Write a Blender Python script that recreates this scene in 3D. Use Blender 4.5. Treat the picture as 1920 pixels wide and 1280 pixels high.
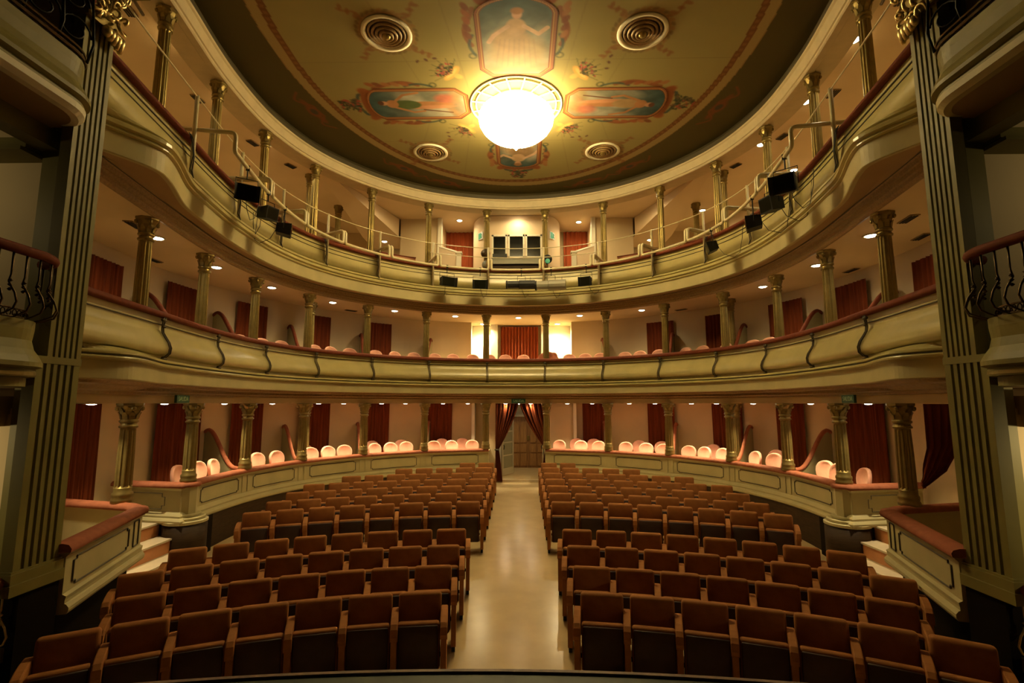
import bpy, bmesh, math, random
import numpy as np
from mathutils import Vector
random.seed(7)
rng = np.random.default_rng(7)
S = bpy.context.scene
COL = S.collection
for o in list(bpy.data.objects):
    bpy.data.objects.remove(o)

# ------------------------------------------------------------------ camera
cam_d = bpy.data.cameras.new('camera')
cam = bpy.data.objects.new('camera', cam_d)
COL.objects.link(cam)
cam_d.sensor_width = 36.0
cam_d.lens = 938.08 / 1920 * 36
cam_d.clip_start = 0.05
cam.location = (0.167, 0, 2.85)
cam.rotation_euler = (math.radians(97.035), 0, math.radians(1.0717))
S.camera = cam

# ------------------------------------------------------------------ world, exposure
w = bpy.data.worlds.new('world')
S.world = w
w.use_nodes = True
w.node_tree.nodes['Background'].inputs[0].default_value = (1.0, 0.72, 0.4, 1)
w.node_tree.nodes['Background'].inputs[1].default_value = 0.004
S.view_settings.view_transform = 'Standard'
S.view_settings.look = 'None'
S.view_settings.gamma = 1
S.view_settings.use_curve_mapping = False
S.view_settings.exposure = 0.0

CHAND = 37.0          # radiance of the chandelier bowl
WARM = (1.0, 0.76, 0.36)
SPOT1 = 230.0          # ground-floor box downlights
SPOT2 = 60.0          # first balcony downlights
SPOT3 = 90.0          # gallery downlights

# ------------------------------------------------------------------ materials
def mat(name, col, rough=0.6, metal=0.0, var=0.0, scale=8.0, bump=0.0, bscale=60.0,
        emit=None, estr=0.0, sheen=0.0, spec=0.5, col2=None, stretch=None, coat=0.0):
    m = bpy.data.materials.new(name)
    m.use_nodes = True
    nt = m.node_tree
    b = nt.nodes['Principled BSDF']
    b.inputs['Base Color'].default_value = (*col, 1)
    b.inputs['Roughness'].default_value = rough
    b.inputs['Metallic'].default_value = metal
    b.inputs['Specular IOR Level'].default_value = spec
    b.inputs['Sheen Weight'].default_value = sheen
    b.inputs['Sheen Tint'].default_value = (min(1, col[0] * 2.2), min(1, col[1] * 2.2), min(1, col[2] * 2.2), 1)
    b.inputs['Coat Weight'].default_value = coat
    b.inputs['Coat Roughness'].default_value = 0.25
    tc = nt.nodes.new('ShaderNodeTexCoord')
    src = tc.outputs['Object']
    if stretch:
        mp = nt.nodes.new('ShaderNodeMapping')
        mp.inputs['Scale'].default_value = stretch
        nt.links.new(src, mp.inputs[0])
        src = mp.outputs[0]
    if var > 0 or col2:
        n = nt.nodes.new('ShaderNodeTexNoise')
        n.inputs['Scale'].default_value = scale
        n.inputs['Detail'].default_value = 4
        nt.links.new(src, n.inputs['Vector'])
        r = nt.nodes.new('ShaderNodeValToRGB')
        c2 = col2 if col2 else tuple(c * (1 - var) for c in col)
        c1 = col if col2 else tuple(min(1, c * (1 + var * 0.6)) for c in col)
        r.color_ramp.elements[0].position = 0.3
        r.color_ramp.elements[0].color = (*c2, 1)
        r.color_ramp.elements[1].position = 0.7
        r.color_ramp.elements[1].color = (*c1, 1)
        nt.links.new(n.outputs['Fac'], r.inputs[0])
        nt.links.new(r.outputs[0], b.inputs['Base Color'])
    if bump > 0:
        n2 = nt.nodes.new('ShaderNodeTexNoise')
        n2.inputs['Scale'].default_value = bscale
        nt.links.new(src, n2.inputs['Vector'])
        bp = nt.nodes.new('ShaderNodeBump')
        bp.inputs['Strength'].default_value = bump
        bp.inputs['Distance'].default_value = 0.01
        nt.links.new(n2.outputs['Fac'], bp.inputs['Height'])
        nt.links.new(bp.outputs[0], b.inputs['Normal'])
    if emit:
        b.inputs['Emission Color'].default_value = (*emit, 1)
        b.inputs['Emission Strength'].default_value = estr
    return m

def vcol_mat(name, rough=0.7):
    m = bpy.data.materials.new(name)
    m.use_nodes = True
    nt = m.node_tree
    a = nt.nodes.new('ShaderNodeVertexColor')
    a.layer_name = 'paint'
    nt.links.new(a.outputs[0], nt.nodes['Principled BSDF'].inputs['Base Color'])
    nt.nodes['Principled BSDF'].inputs['Roughness'].default_value = rough
    nt.nodes['Principled BSDF'].inputs['Specular IOR Level'].default_value = 0.15
    return m

M = dict(
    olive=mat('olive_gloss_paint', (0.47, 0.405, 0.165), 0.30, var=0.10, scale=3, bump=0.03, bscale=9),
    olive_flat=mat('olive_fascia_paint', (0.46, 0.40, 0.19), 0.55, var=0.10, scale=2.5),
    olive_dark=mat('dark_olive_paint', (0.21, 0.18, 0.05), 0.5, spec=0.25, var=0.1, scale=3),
    olive_part=mat('shaded_olive_partition_paint', (0.28, 0.25, 0.12), 0.6, var=0.08, scale=3),  # olive darkened so the colour carries the shade on the partitions
    ring=mat('cream_entablature_paint', (0.56, 0.46, 0.27), 0.6, var=0.08, scale=5),
    groove=mat('dark_line_paint', (0.06, 0.045, 0.015), 0.6),
    frieze=mat('bronze_frieze_paint', (0.30, 0.19, 0.07), 0.42, var=0.25, scale=30),
    soffit=mat('brown_soffit_paint', (0.34, 0.22, 0.10), 0.6, var=0.1, scale=2),
    cream=mat('cream_wall_plaster', (0.62, 0.49, 0.28), 0.75, var=0.06, scale=1.3, bump=0.04, bscale=40),
    cream_light=mat('pale_ceiling_plaster', (0.72, 0.57, 0.36), 0.8, var=0.05, scale=1.1),
    white=mat('white_plaster', (0.75, 0.70, 0.52), 0.6, var=0.05, scale=2),
    gold=mat('gilded_bronze', (0.27, 0.20, 0.06), 0.40, 0.65, var=0.15, scale=9),
    gold_bright=mat('bright_gilding', (0.72, 0.56, 0.26), 0.35, 0.8, var=0.35, scale=30),
    red_rail=mat('red_velvet_rail', (0.15, 0.032, 0.010), 0.8, sheen=0.1, spec=0.25, var=0.2, scale=12),
    pink_rail=mat('rose_velvet_rail', (0.30, 0.095, 0.042), 0.8, sheen=0.15, spec=0.25, var=0.2, scale=10, bump=0.1, bscale=30),
    pink=mat('pink_velvet', (0.72, 0.36, 0.24), 0.8, sheen=0.5, var=0.1, scale=9),
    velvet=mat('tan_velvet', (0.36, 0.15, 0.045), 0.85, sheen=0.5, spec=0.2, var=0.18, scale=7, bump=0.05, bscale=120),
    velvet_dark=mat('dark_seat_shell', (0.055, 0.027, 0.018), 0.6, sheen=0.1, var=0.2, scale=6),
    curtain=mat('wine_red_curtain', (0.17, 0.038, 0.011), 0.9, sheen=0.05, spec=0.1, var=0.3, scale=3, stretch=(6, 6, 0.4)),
    curtain_bright=mat('rust_lit_curtain', (0.36, 0.085, 0.03), 0.9, sheen=0.05, spec=0.1, var=0.15, scale=3, stretch=(6, 6, 0.4)),  # brighter copy of the red cloth; the alcove curtain's lamplight is in the colour
    floor=mat('waxed_linoleum_floor', (0.60, 0.45, 0.23), 0.22, var=0.08, scale=3, bump=0.02, bscale=14, coat=0.25),
    dark=mat('black_painted_wall', (0.010, 0.007, 0.003), 0.8, spec=0.05),
    dark_wood=mat('dark_wood_boards', (0.040, 0.022, 0.008), 0.6, spec=0.15, var=0.3, scale=4, stretch=(1, 1, 8)),
    wood=mat('oak_door_wood', (0.30, 0.14, 0.045), 0.45, var=0.35, scale=5, stretch=(6, 6, 0.6)),
    bench_wood=mat('raised_oak_panel', (0.38, 0.19, 0.06), 0.4, var=0.3, scale=5, stretch=(6, 6, 0.6)),
    bench=mat('orange_bench_wood', (0.52, 0.22, 0.08), 0.45, var=0.2, scale=4),
    step=mat('pale_stone_step', (0.62, 0.52, 0.34), 0.5, var=0.1, scale=5),
    tube=mat('cream_painted_tube', (0.62, 0.54, 0.32), 0.35, var=0.08, scale=10),
    black=mat('matt_black_metal', (0.012, 0.012, 0.009), 0.5, spec=0.25, var=0.3, scale=12),
    grey=mat('grey_metal', (0.22, 0.21, 0.14), 0.5),
    iron=mat('bronzed_wrought_iron', (0.10, 0.065, 0.025), 0.4, 0.7, var=0.3, scale=20),
    greenbox=mat('green_sign_plate', (0.01, 0.06, 0.03), 0.4),
    signtext=mat('pale_sign_lettering', (0.35, 0.42, 0.25), 0.5),
    greenlit=mat('lit_green_sign', (0.02, 0.22, 0.10), 0.4, emit=(0.05, 0.5, 0.25), estr=0.25),
    signwhite=mat('white_sign_plate', (0.8, 0.85, 0.8), 0.5),
    glass=mat('window_pane_glass', (0.008, 0.008, 0.004), 0.15, spec=0.12),
    mirror=mat('frosted_door_glass', (0.48, 0.47, 0.32), 0.15),
    lens=mat('lit_lamp_lens', (1, 1, 1), 0.5, emit=(1.0, 0.88, 0.66), estr=30),
    bulb=mat('lit_lamp_lens_soft', (1, 1, 1), 0.5, emit=(1.0, 0.86, 0.55), estr=8),
    crystal=mat('lit_crystal', (1, 0.95, 0.8), 0.3, emit=WARM, estr=CHAND),
    stage=mat('green_black_stage_paint', (0.035, 0.05, 0.02), 0.5, var=0.4, scale=6),
    stage_edge=mat('worn_stage_edge_wood', (0.20, 0.11, 0.05), 0.5, var=0.3, scale=20),
    cable=mat('black_cable_rubber', (0.02, 0.02, 0.015), 0.6),
)

# ------------------------------------------------------------------ mesh helpers
def mesh(name, V, F, smooth=False):
    me = bpy.data.meshes.new(name)
    me.from_pydata([tuple(v) for v in V], [], [tuple(f) for f in F])
    if smooth:
        me.polygons.foreach_set('use_smooth', [True] * len(me.polygons))
    me.update()
    return me

def ob(name, me, m=None, parent=None):
    if m is not None and len(me.materials) == 0:
        me.materials.append(M[m] if isinstance(m, str) else m)
    o = bpy.data.objects.new(name, me)
    COL.objects.link(o)
    if parent is not None:
        o.parent = parent
    return o

def tag(o, label=None, cat=None, group=None, kind=None):
    if label: o['label'] = label
    if cat: o['category'] = cat
    if group: o['group'] = group
    if kind: o['kind'] = kind
    return o

def thing(name, label, cat, loc=(0, 0, 0), rz=0.0, group=None):
    o = bpy.data.objects.new(name, None)
    o.empty_display_size = 0.1
    COL.objects.link(o)
    o.location = loc
    o.rotation_euler = (0, 0, rz)
    return tag(o, label, cat, group)

def copy_tree(o, parent=None):
    c = o.copy()
    COL.objects.link(c)
    c.parent = parent
    for ch in list(o.children):
        copy_tree(ch, c)
    return c

class MB:
    """collects shapes into one mesh"""
    def __init__(s):
        s.V = []; s.F = []
    def add(s, V, F):
        n = len(s.V)
        s.V += [tuple(v) for v in V]
        s.F += [tuple(i + n for i in f) for f in F]
        return s
    def box(s, x0, x1, y0, y1, z0, z1):
        return s.add([(x0, y0, z0), (x1, y0, z0), (x1, y1, z0), (x0, y1, z0), (x0, y0, z1), (x1, y0, z1), (x1, y1, z1), (x0, y1, z1)],
                     [(0, 3, 2, 1), (4, 5, 6, 7), (0, 1, 5, 4), (1, 2, 6, 5), (2, 3, 7, 6), (3, 0, 4, 7)])
    def tube(s, pts, r, n=8, cap=True):
        pts = [Vector(p) for p in pts]
        rs = r if isinstance(r, (list, tuple)) else [r] * len(pts)
        up = Vector((0, 0, 1))
        rings = []
        prev = None
        for i, p in enumerate(pts):
            d = (pts[min(i + 1, len(pts) - 1)] - pts[max(i - 1, 0)])
            if d.length < 1e-9: d = Vector((0, 0, 1))
            d.normalize()
            if prev is None:
                a = d.cross(up)
                if a.length < 1e-3: a = d.cross(Vector((1, 0, 0)))
            else:
                a = prev - d * prev.dot(d)
                if a.length < 1e-4: a = d.cross(up)
            a.normalize(); prev = a
            b = d.cross(a)
            rings.append([p + (a * math.cos(2 * math.pi * k / n) + b * math.sin(2 * math.pi * k / n)) * rs[i] for k in range(n)])
        V = [v for R in rings for v in R]
        F = []
        for i in range(len(rings) - 1):
            for k in range(n):
                F.append((i * n + k, i * n + (k + 1) % n, (i + 1) * n + (k + 1) % n, (i + 1) * n + k))
        if cap:
            F.append(tuple(range(n))[::-1]); F.append(tuple((len(rings) - 1) * n + k for k in range(n)))
        return s.add(V, F)
    def lathe(s, prof, n=16, cx=0, cy=0, flute=0.0, nf=12):
        V = []; F = []
        for (r, z) in prof:
            for k in range(n):
                a = 2 * math.pi * k / n
                V.append((cx + r * math.cos(a), cy + r * math.sin(a), z))
        for i in range(len(prof) - 1):
            for k in range(n):
                F.append((i * n + k, i * n + (k + 1) % n, (i + 1) * n + (k + 1) % n, (i + 1) * n + k))
        F.append(tuple(range(n))[::-1]); F.append(tuple((len(prof) - 1) * n + k for k in range(n)))
        return s.add(V, F)
    def build(s, name, m, parent=None, smooth=False):
        return ob(name, mesh(name, s.V, s.F, smooth), m, parent)

def rbox(x0, x1, y0, y1, z0, z1, r=0.02, seg=2):
    bm = bmesh.new()
    bmesh.ops.create_cube(bm, size=1)
    for v in bm.verts:
        v.co = Vector(((x0 + x1) / 2 + v.co.x * (x1 - x0), (y0 + y1) / 2 + v.co.y * (y1 - y0), (z0 + z1) / 2 + v.co.z * (z1 - z0)))
    bmesh.ops.bevel(bm, geom=list(bm.edges), offset=r, segments=seg, profile=0.5, affect='EDGES')
    me = bpy.data.meshes.new('rbox')
    for f in bm.faces: f.smooth = True
    bm.to_mesh(me); bm.free()
    return me

def smoothstep(a, b, x):
    t = min(max((x - a) / (b - a), 0), 1)
    return t * t * (3 - 2 * t)

# ------------------------------------------------------------------ the horseshoe (t = 1..14 are the columns, 0 and 15 the proscenium)
CP = [(5.20, 5.2), (5.564, 7.29), (5.849, 9.16), (5.838, 10.994), (5.339, 12.687), (4.268, 14.192), (2.776, 15.320), (.956, 15.900)]
CP = np.array([(-a, b) for a, b in CP] + [(a, b) for a, b in CP[::-1]])
def C(t):
    t = min(max(t, 0), 14.99999); i = int(t); u = t - i
    def p(k):
        if k < 0: return 2 * CP[0] - CP[1]
        if k > 15: return 2 * CP[15] - CP[14]
        return CP[k]
    a, b, c, d = p(i - 1), p(i), p(i + 1), p(i + 2)
    return .5 * ((2 * b) + (-a + c) * u + (2 * a - 5 * b + 4 * c - d) * u * u + (-a + 3 * b - 3 * c + d) * u ** 3)
def N(t):
    d = C(min(t + .01, 14.9999)) - C(max(t - .01, 0)); d /= np.hypot(*d)
    return np.array([-d[1], d[0]])
def O(t, d, z):
    p = C(t) + N(t) * d
    return (float(p[0]), float(p[1]), z)
def face_rz(t):
    """rotation that turns local -Y towards the hall"""
    n = N(t)
    return math.atan2(n[1], n[0]) - math.pi / 2

def flare(t, z, z0, amp=0.25, back=0.55):
    """lower members of a balcony swing in, then curl out before the pilaster"""
    u = (min(t, 15 - t))
    k = smoothstep(z0 + 0.05, z0 - 0.12, z)
    return -amp * k * smoothstep(1.1, 0.42, u) + back * k * smoothstep(0.46, 0.0, u)

def sweep(prof, t0, t1, step=0.08, closed=False, dmod=None, caps=True):
    n = max(2, int(round((t1 - t0) / step)) + 1)
    ts = [t0 + (t1 - t0) * i / (n - 1) for i in range(n)]
    V = []; F = []; m = len(prof)
    for t in ts:
        for (d, z) in prof:
            dd = d + (dmod(t, z) if dmod else 0)
            V.append(O(t, dd, z))
    for i in range(n - 1):
        for k in range(m if closed else m - 1):
            k2 = (k + 1) % m
            F.append((i * m + k, i * m + k2, (i + 1) * m + k2, (i + 1) * m + k))
    if closed and caps:
        F.append(tuple(range(m))); F.append(tuple((n - 1) * m + k for k in range(m))[::-1])
    return V, F

def sw(name, prof, t0, t1, m, parent=None, closed=False, step=0.08, dmod=None, smooth=False):
    V, F = sweep(prof, t0, t1, step, closed, dmod)
    return ob(name, mesh(name, V, F, smooth), m, parent)

def poly_sweep(prof, pts, closed_prof=True):
    """prof (d,z): d to the left of travel; pts list of xy with mitred corners"""
    pts = [Vector((p[0], p[1])) for p in pts]
    V = []; F = []; m = len(prof)
    for i, p in enumerate(pts):
        a = (p - pts[i - 1]).normalized() if i > 0 else (pts[1] - p).normalized()
        b = (pts[i + 1] - p).normalized() if i < len(pts) - 1 else a
        na = Vector((-a.y, a.x)); nb = Vector((-b.y, b.x))
        n = (na + nb).normalized(); n = n / max(0.3, n.dot(na))
        for d, z in prof:
            V.append((p.x + n.x * d, p.y + n.y * d, z))
    for i in range(len(pts) - 1):
        for k in range(m if closed_prof else m - 1):
            k2 = (k + 1) % m
            F.append((i * m + k, i * m + k2, (i + 1) * m + k2, (i + 1) * m + k))
    if closed_prof:
        F.append(tuple(range(m))); F.append(tuple((len(pts) - 1) * m + k for k in range(m))[::-1])
    return V, F

ORD = ['', 'first', 'second', 'third', 'fourth', 'fifth', 'sixth', 'seventh', 'eighth', 'ninth', 'tenth', 'eleventh', 'twelfth',
       'thirteenth', 'fourteenth', 'fifteenth', 'sixteenth', 'seventeenth', 'eighteenth', 'nineteenth', 'twentieth', 'twenty-first']
def side_ord(i, n):
    """i = 1..n from the left"""
    if n % 2 and i == (n + 1) // 2: return 'in the middle'
    return f'{ORD[i]} from the left' if i <= n / 2 else (f'{ORD[n + 1 - i]} from the right')

# heights
Z1, Z2, Z3 = 2.85, 5.66, 9.16            # undersides carried by the columns
R1, R2, R3 = 1.42, 4.20, 7.05            # rail heights
ZC = 9.70
WALL = 1.50
def zf(y): return 0.033 * max(0.0, y - 5.5)

# ================================================================== STRUCTURE
# stalls floor (raked) and lobby floor
V = []; F = []
ys = [3.35, 5.5, 8, 10, 12, 14, 16.5]
for y in ys:
    for x in (-7.6, -3, 0, 3, 7.6):
        V.append((x, y, zf(y)))
for i in range(len(ys) - 1):
    for k in range(4):
        a = i * 5 + k
        F.append((a, a + 1, a + 6, a + 5))
fl = tag(ob('floor', mesh('floor', V, F), 'floor'), kind='structure')
mb = MB(); mb.box(-1.4, 1.9, 16.5, 20.0, 0.30, 0.42)
tag(mb.build('lobby_floor', 'floor'), 'waxed lobby floor seen beyond the centre doorway', 'floor', kind='structure')
mb = MB(); mb.box(-0.75, 0.9, 16.38, 16.5, 0.30, 0.435)
tag(mb.build('threshold', 'step'), 'pale raised threshold at the end of the aisle', 'step', kind='structure')

# dark base under the boxes
V, F = sweep([(-.15, 0.0), (-.15, 0.78)], 2.0, 7.08); 
tag(ob('wall_base_left', mesh('wb', V, F), 'dark_wood'), kind='structure')
V, F = sweep([(-.15, 0.0), (-.15, 0.78)], 7.96, 13.0)
tag(ob('wall_base_right', mesh('wb', V, F), 'dark_wood'), kind='structure')
for s, nm in ((-1, 'left'), (1, 'right')):
    mb = MB()
    mb.box(min(s * 4.43, s * 4.70), max(s * 4.43, s * 4.70), 4.74, 5.14, 0, 1.12)
    mb.box(min(s * 4.50, s * 4.70), max(s * 4.50, s * 4.70), 2.6, 4.74, 0, .54)
    V, F = poly_sweep([(0, 0), (0, 0.8)], [(s * 4.66, 5.3), (s * 5.14, 6.95), (s * 5.3, 7.0), (s * 7.3, 7.5)], False)
    mb.add(V, F)
    V, F = poly_sweep([(0, 0), (0, 0.8)], [(s * 5.62, 9.6), (s * 5.58, 9.1), (s * 5.9, 8.93), (s * 7.3, 9.2)], False)
    mb.add(V, F)
    tag(mb.build(f'wall_stage_{nm}', 'dark'), kind='structure')

# outer walls, three levels
def wall_sweep(name, t0, t1, z0, z1, off=WALL, m='cream'):
    return tag(sw(name, [(off, z0), (off, z1)], t0, t1, m), kind='structure')
wall_sweep('wall_ground_left', 0, 7.05, 0.0, Z1)
wall_sweep('wall_ground_right', 7.98, 14.999, 0.0, Z1)
wall_sweep('wall_balcony_left', 0, 6.83, 3.2, Z2)
wall_sweep('wall_balcony_right', 8.31, 14.999, 3.2, Z2)
# box floors / ceilings (slabs)
def slab(name, t0, t1, d0, d1, z0, z1, m, lab=None, dm=None):
    V, F = sweep([(d0, z0), (d1, z0), (d1, z1), (d0, z1)], t0, t1, 0.12, True, dm)
    o = ob(name, mesh(name, V, F), m)
    tag(o, kind='structure')
    return o
slab('floor_box_left', 2.12, 7.06, 0.06, WALL, 0.70, 0.80, 'floor')
slab('floor_box_right', 7.97, 12.88, 0.06, WALL, 0.70, 0.80, 'floor')
slab('ceiling_ground', 0, 14.999, -0.04, WALL + 1.0, Z1, Z1 + 0.1, 'cream_light')
slab('floor_balcony', 0, 14.999, -0.22, WALL, 3.3, 3.58, 'floor')
slab('ceiling_balcony', 0, 14.999, -0.14, WALL + 1.2, Z2, Z2 + 0.1, 'cream_light')
slab('floor_gallery', 0, 14.999, -0.25, 6.5, 6.0, 6.25, 'floor')
slab('ceiling_gallery', 0, 14.999, 0.30, 6.5, 9.42, 9.5, 'cream_light')
for s, nm in ((-1, 'left'), (1, 'right')):
    V = [(s * 4.66, 5.3, 0.75), (s * 7.4, 5.3, 0.75), (s * 7.4, 7.5, 0.75), (s * 5.3, 7.05, 0.75), (s * 5.06, 6.95, 0.75)]
    tag(ob(f'floor_sidebox_{nm}', mesh('fs', V, [(0, 1, 2, 3, 4)]), 'floor'), kind='structure')
    V = [(s * 5.75, 9.12, 0.78), (s * 7.4, 9.3, 0.78), (s * 7.4, 7.4, 0.78), (s * 6.6, 7.4, 0.78), (s * 6.6, 9.15, 0.78)]
    tag(ob(f'floor_landing_{nm}', mesh('fs', V[1:], [(0, 1, 2, 3)]), 'floor'), kind='structure')

# centre alcove of the balcony
mb = MB()
(AXL, AYL, _), (AXR, AYR, _) = O(6.83, WALL, 0), O(8.31, WALL, 0)
for (xa, ya, xb, yb) in ((AXL, AYL, AXL - .05, 18.15), (AXL - .05, 18.15, AXR + .05, 18.15), (AXR + .05, 18.15, AXR, AYR)):
    mb.add([(xa, ya, 3.4), (xb, yb, 3.4), (xb, yb, Z2), (xa, ya, Z2)], [(0, 1, 2, 3)])
tag(mb.build('wall_alcove', 'white'), kind='structure')
mb = MB()
for x in (-0.80, 1.0):
    mb.box(x - 0.12, x + 0.12, 17.75, 18.14, 3.4, Z2)
tag(mb.build('trim_alcove', 'white'), kind='structure')
tag(MB().box(-1.6, 2.0, 17.2, 18.2, 3.3, 3.58).build('floor_alcove', 'floor'), kind='structure')

# gallery walls
mb = MB()
def quad(mb, a, b, z0, z1):
    mb.add([(a[0], a[1], z0), (b[0], b[1], z0), (b[0], b[1], z1), (a[0], a[1], z1)], [(0, 1, 2, 3)])
pl = [(-8.6, 4.9), (-8.6, 14.5), (-6.6, 18.7), (-4.15, 18.7), (-4.15, 17.25), (-2.72, 17.25)]
for a, b in zip(pl[:-1], pl[1:]): quad(mb, a, b, 6.0, 9.45)
quad(mb, (-2.72, 17.25), (-2.72, 18.7), 6.0, 9.45); quad(mb, (-2.8, 18.72), (2.8, 18.72), 6.0, 9.45)
tag(mb.build('wall_gallery_left', 'cream'), kind='structure')
mb = MB()
pr = [(2.72, 17.25), (4.15, 17.25), (4.15, 18.7), (6.6, 18.7), (8.6, 14.5), (8.6, 4.9)]
for a, b in zip(pr[:-1], pr[1:]): quad(mb, a, b, 6.0, 9.45)
quad(mb, (2.72, 18.7), (2.72, 17.25), 6.0, 9.45)
tag(mb.build('wall_gallery_right', 'cream'), kind='structure')
# curved control-room wall in the middle of the gallery
mb = MB()
arc = []
for k in range(13):
    a = math.pi / 2 * k / 12
    arc.append((-1.62 + 0.62 * (1 - math.cos(a)), 18.3 - 1.35 * math.sin(a)))
for a, b in zip(arc[:-1], arc[1:]): quad(mb, a, b, 6.0, 9.40)
arc2 = [(-x, y) for x, y in arc[::-1]]
for a, b in zip(arc2[:-1], arc2[1:]): quad(mb, a, b, 6.0, 9.40)
# front with three window openings
WX = [(-0.82, -0.36), (-0.25, 0.25), (0.36, 0.86)]
xs = [-1.0] + [v for p in WX for v in p] + [1.0]
for i in range(len(xs) - 1):
    if i % 2 == 1:
        quad(mb, (xs[i], 16.95), (xs[i + 1], 16.95), 6.0, 7.9)
        quad(mb, (xs[i], 16.95), (xs[i + 1], 16.95), 8.66, 9.40)
    else:
        quad(mb, (xs[i], 16.95), (xs[i + 1], 16.95), 6.0, 9.40)
tag(mb.build('wall_control_room', 'cream_light'), kind='structure')
for i, (a, b) in enumerate(WX):
    wn = MB()
    for (x0, x1, z0, z1) in ((a - .04, a + .02, 7.86, 8.70), (b - .02, b + .04, 7.86, 8.70), (a - .04, b + .04, 7.86, 7.92), (a - .04, b + .04, 8.64, 8.70)):
        wn.box(x0, x1, 16.90, 16.97, z0, z1)
    o = tag(wn.build(f'window_{i + 1}', 'white'), kind='structure')
    g = MB().box(a, b, 17.0, 17.02, 7.9, 8.66).build('pane', 'glass', o)
# slanted ceiling beams over the gallery
for s, nm in ((-1, 'left'), (1, 'right')):
    mb = MB()
    V = [(s * 5.6, 13.6, 9.41), (s * 5.35, 13.55, 9.41), (s * 4.2, 17.2, 9.41), (s * 5.1, 18.6, 9.41), (s * 5.5, 17.2, 8.75), (s * 4.2, 17.2, 8.75), (s * 5.5, 18.6, 8.75), (s * 4.2, 18.6, 8.75)]
    mb.add(V, [(0, 1, 5, 4), (4, 5, 7, 6), (0, 4, 6, 3), (1, 2, 5)])
    tag(mb.build(f'trim_soffit_{nm}', 'cream_light'), kind='structure')

# proscenium walls beside the stage, with the boxes' side walls
for s, nm in ((-1, 'left'), (1, 'right')):
    mb = MB()
    x0, x1 = sorted((s * 4.57, s * 8.6))
    mb.box(x0, x1, 5.02, 5.18, 0, 9.7)
    tag(mb.build(f'wall_proscenium_{nm}', 'cream'), kind='structure')
    mb = MB()
    x0, x1 = sorted((s * 4.72, s * 4.90))
    mb.box(x0, x1, 4.93, 5.03, 1.1, 9.7)
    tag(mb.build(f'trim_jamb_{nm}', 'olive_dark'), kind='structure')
    mb = MB()
    x0, x1 = sorted((s * 7.2, s * 7.3))
    mb.box(x0, x1, 0.5, 5.02, 0, 9.7)
    tag(mb.build(f'wall_stagebox_{nm}', 'cream'), kind='structure')
    for k, (z0, z1) in enumerate(((0.55, 0.65), (3.0, 3.12), (5.80, 5.9))):
        mb = MB()
        xa, xb = sorted((s * 4.72, s * 7.2))
        mb.box(xa, xb, 0.8, 5.02, z0, z1)
        tag(mb.build(f'floor_stagebox_{nm}', 'soffit'), kind='structure')

# stage floor with curved lip
V = []; F = []
n = 40
for i in range(n + 1):
    x = -4.7 + 9.4 * i / n
    y = 3.43 - (x - 0.1) ** 2 / 26
    V += [(x, -3.0, 1.15), (x, y - 0.03, 1.15)]
for i in range(n): F.append((2 * i, 2 * i + 2, 2 * i + 3, 2 * i + 1))
tag(ob('floor_stage', mesh('stage', V, F), 'stage'), kind='structure')
V = []; F = []
for i in range(n + 1):
    x = -4.7 + 9.4 * i / n
    y = 3.43 - (x - 0.1) ** 2 / 26
    V += [(x, y - 0.03, 1.15), (x, y - 0.03, 1.165), (x, y, 1.165), (x, y, 1.10), (x, y - 0.05, 1.10), (x, y - 0.05, 0.0)]
for i in range(n):
    for k in range(5): F.append((6 * i + k, 6 * i + 6 + k, 6 * i + 7 + k, 6 * i + k + 1))
tag(ob('trim_stage_edge', mesh('lip', V, F), 'stage_edge'), kind='structure')

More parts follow.
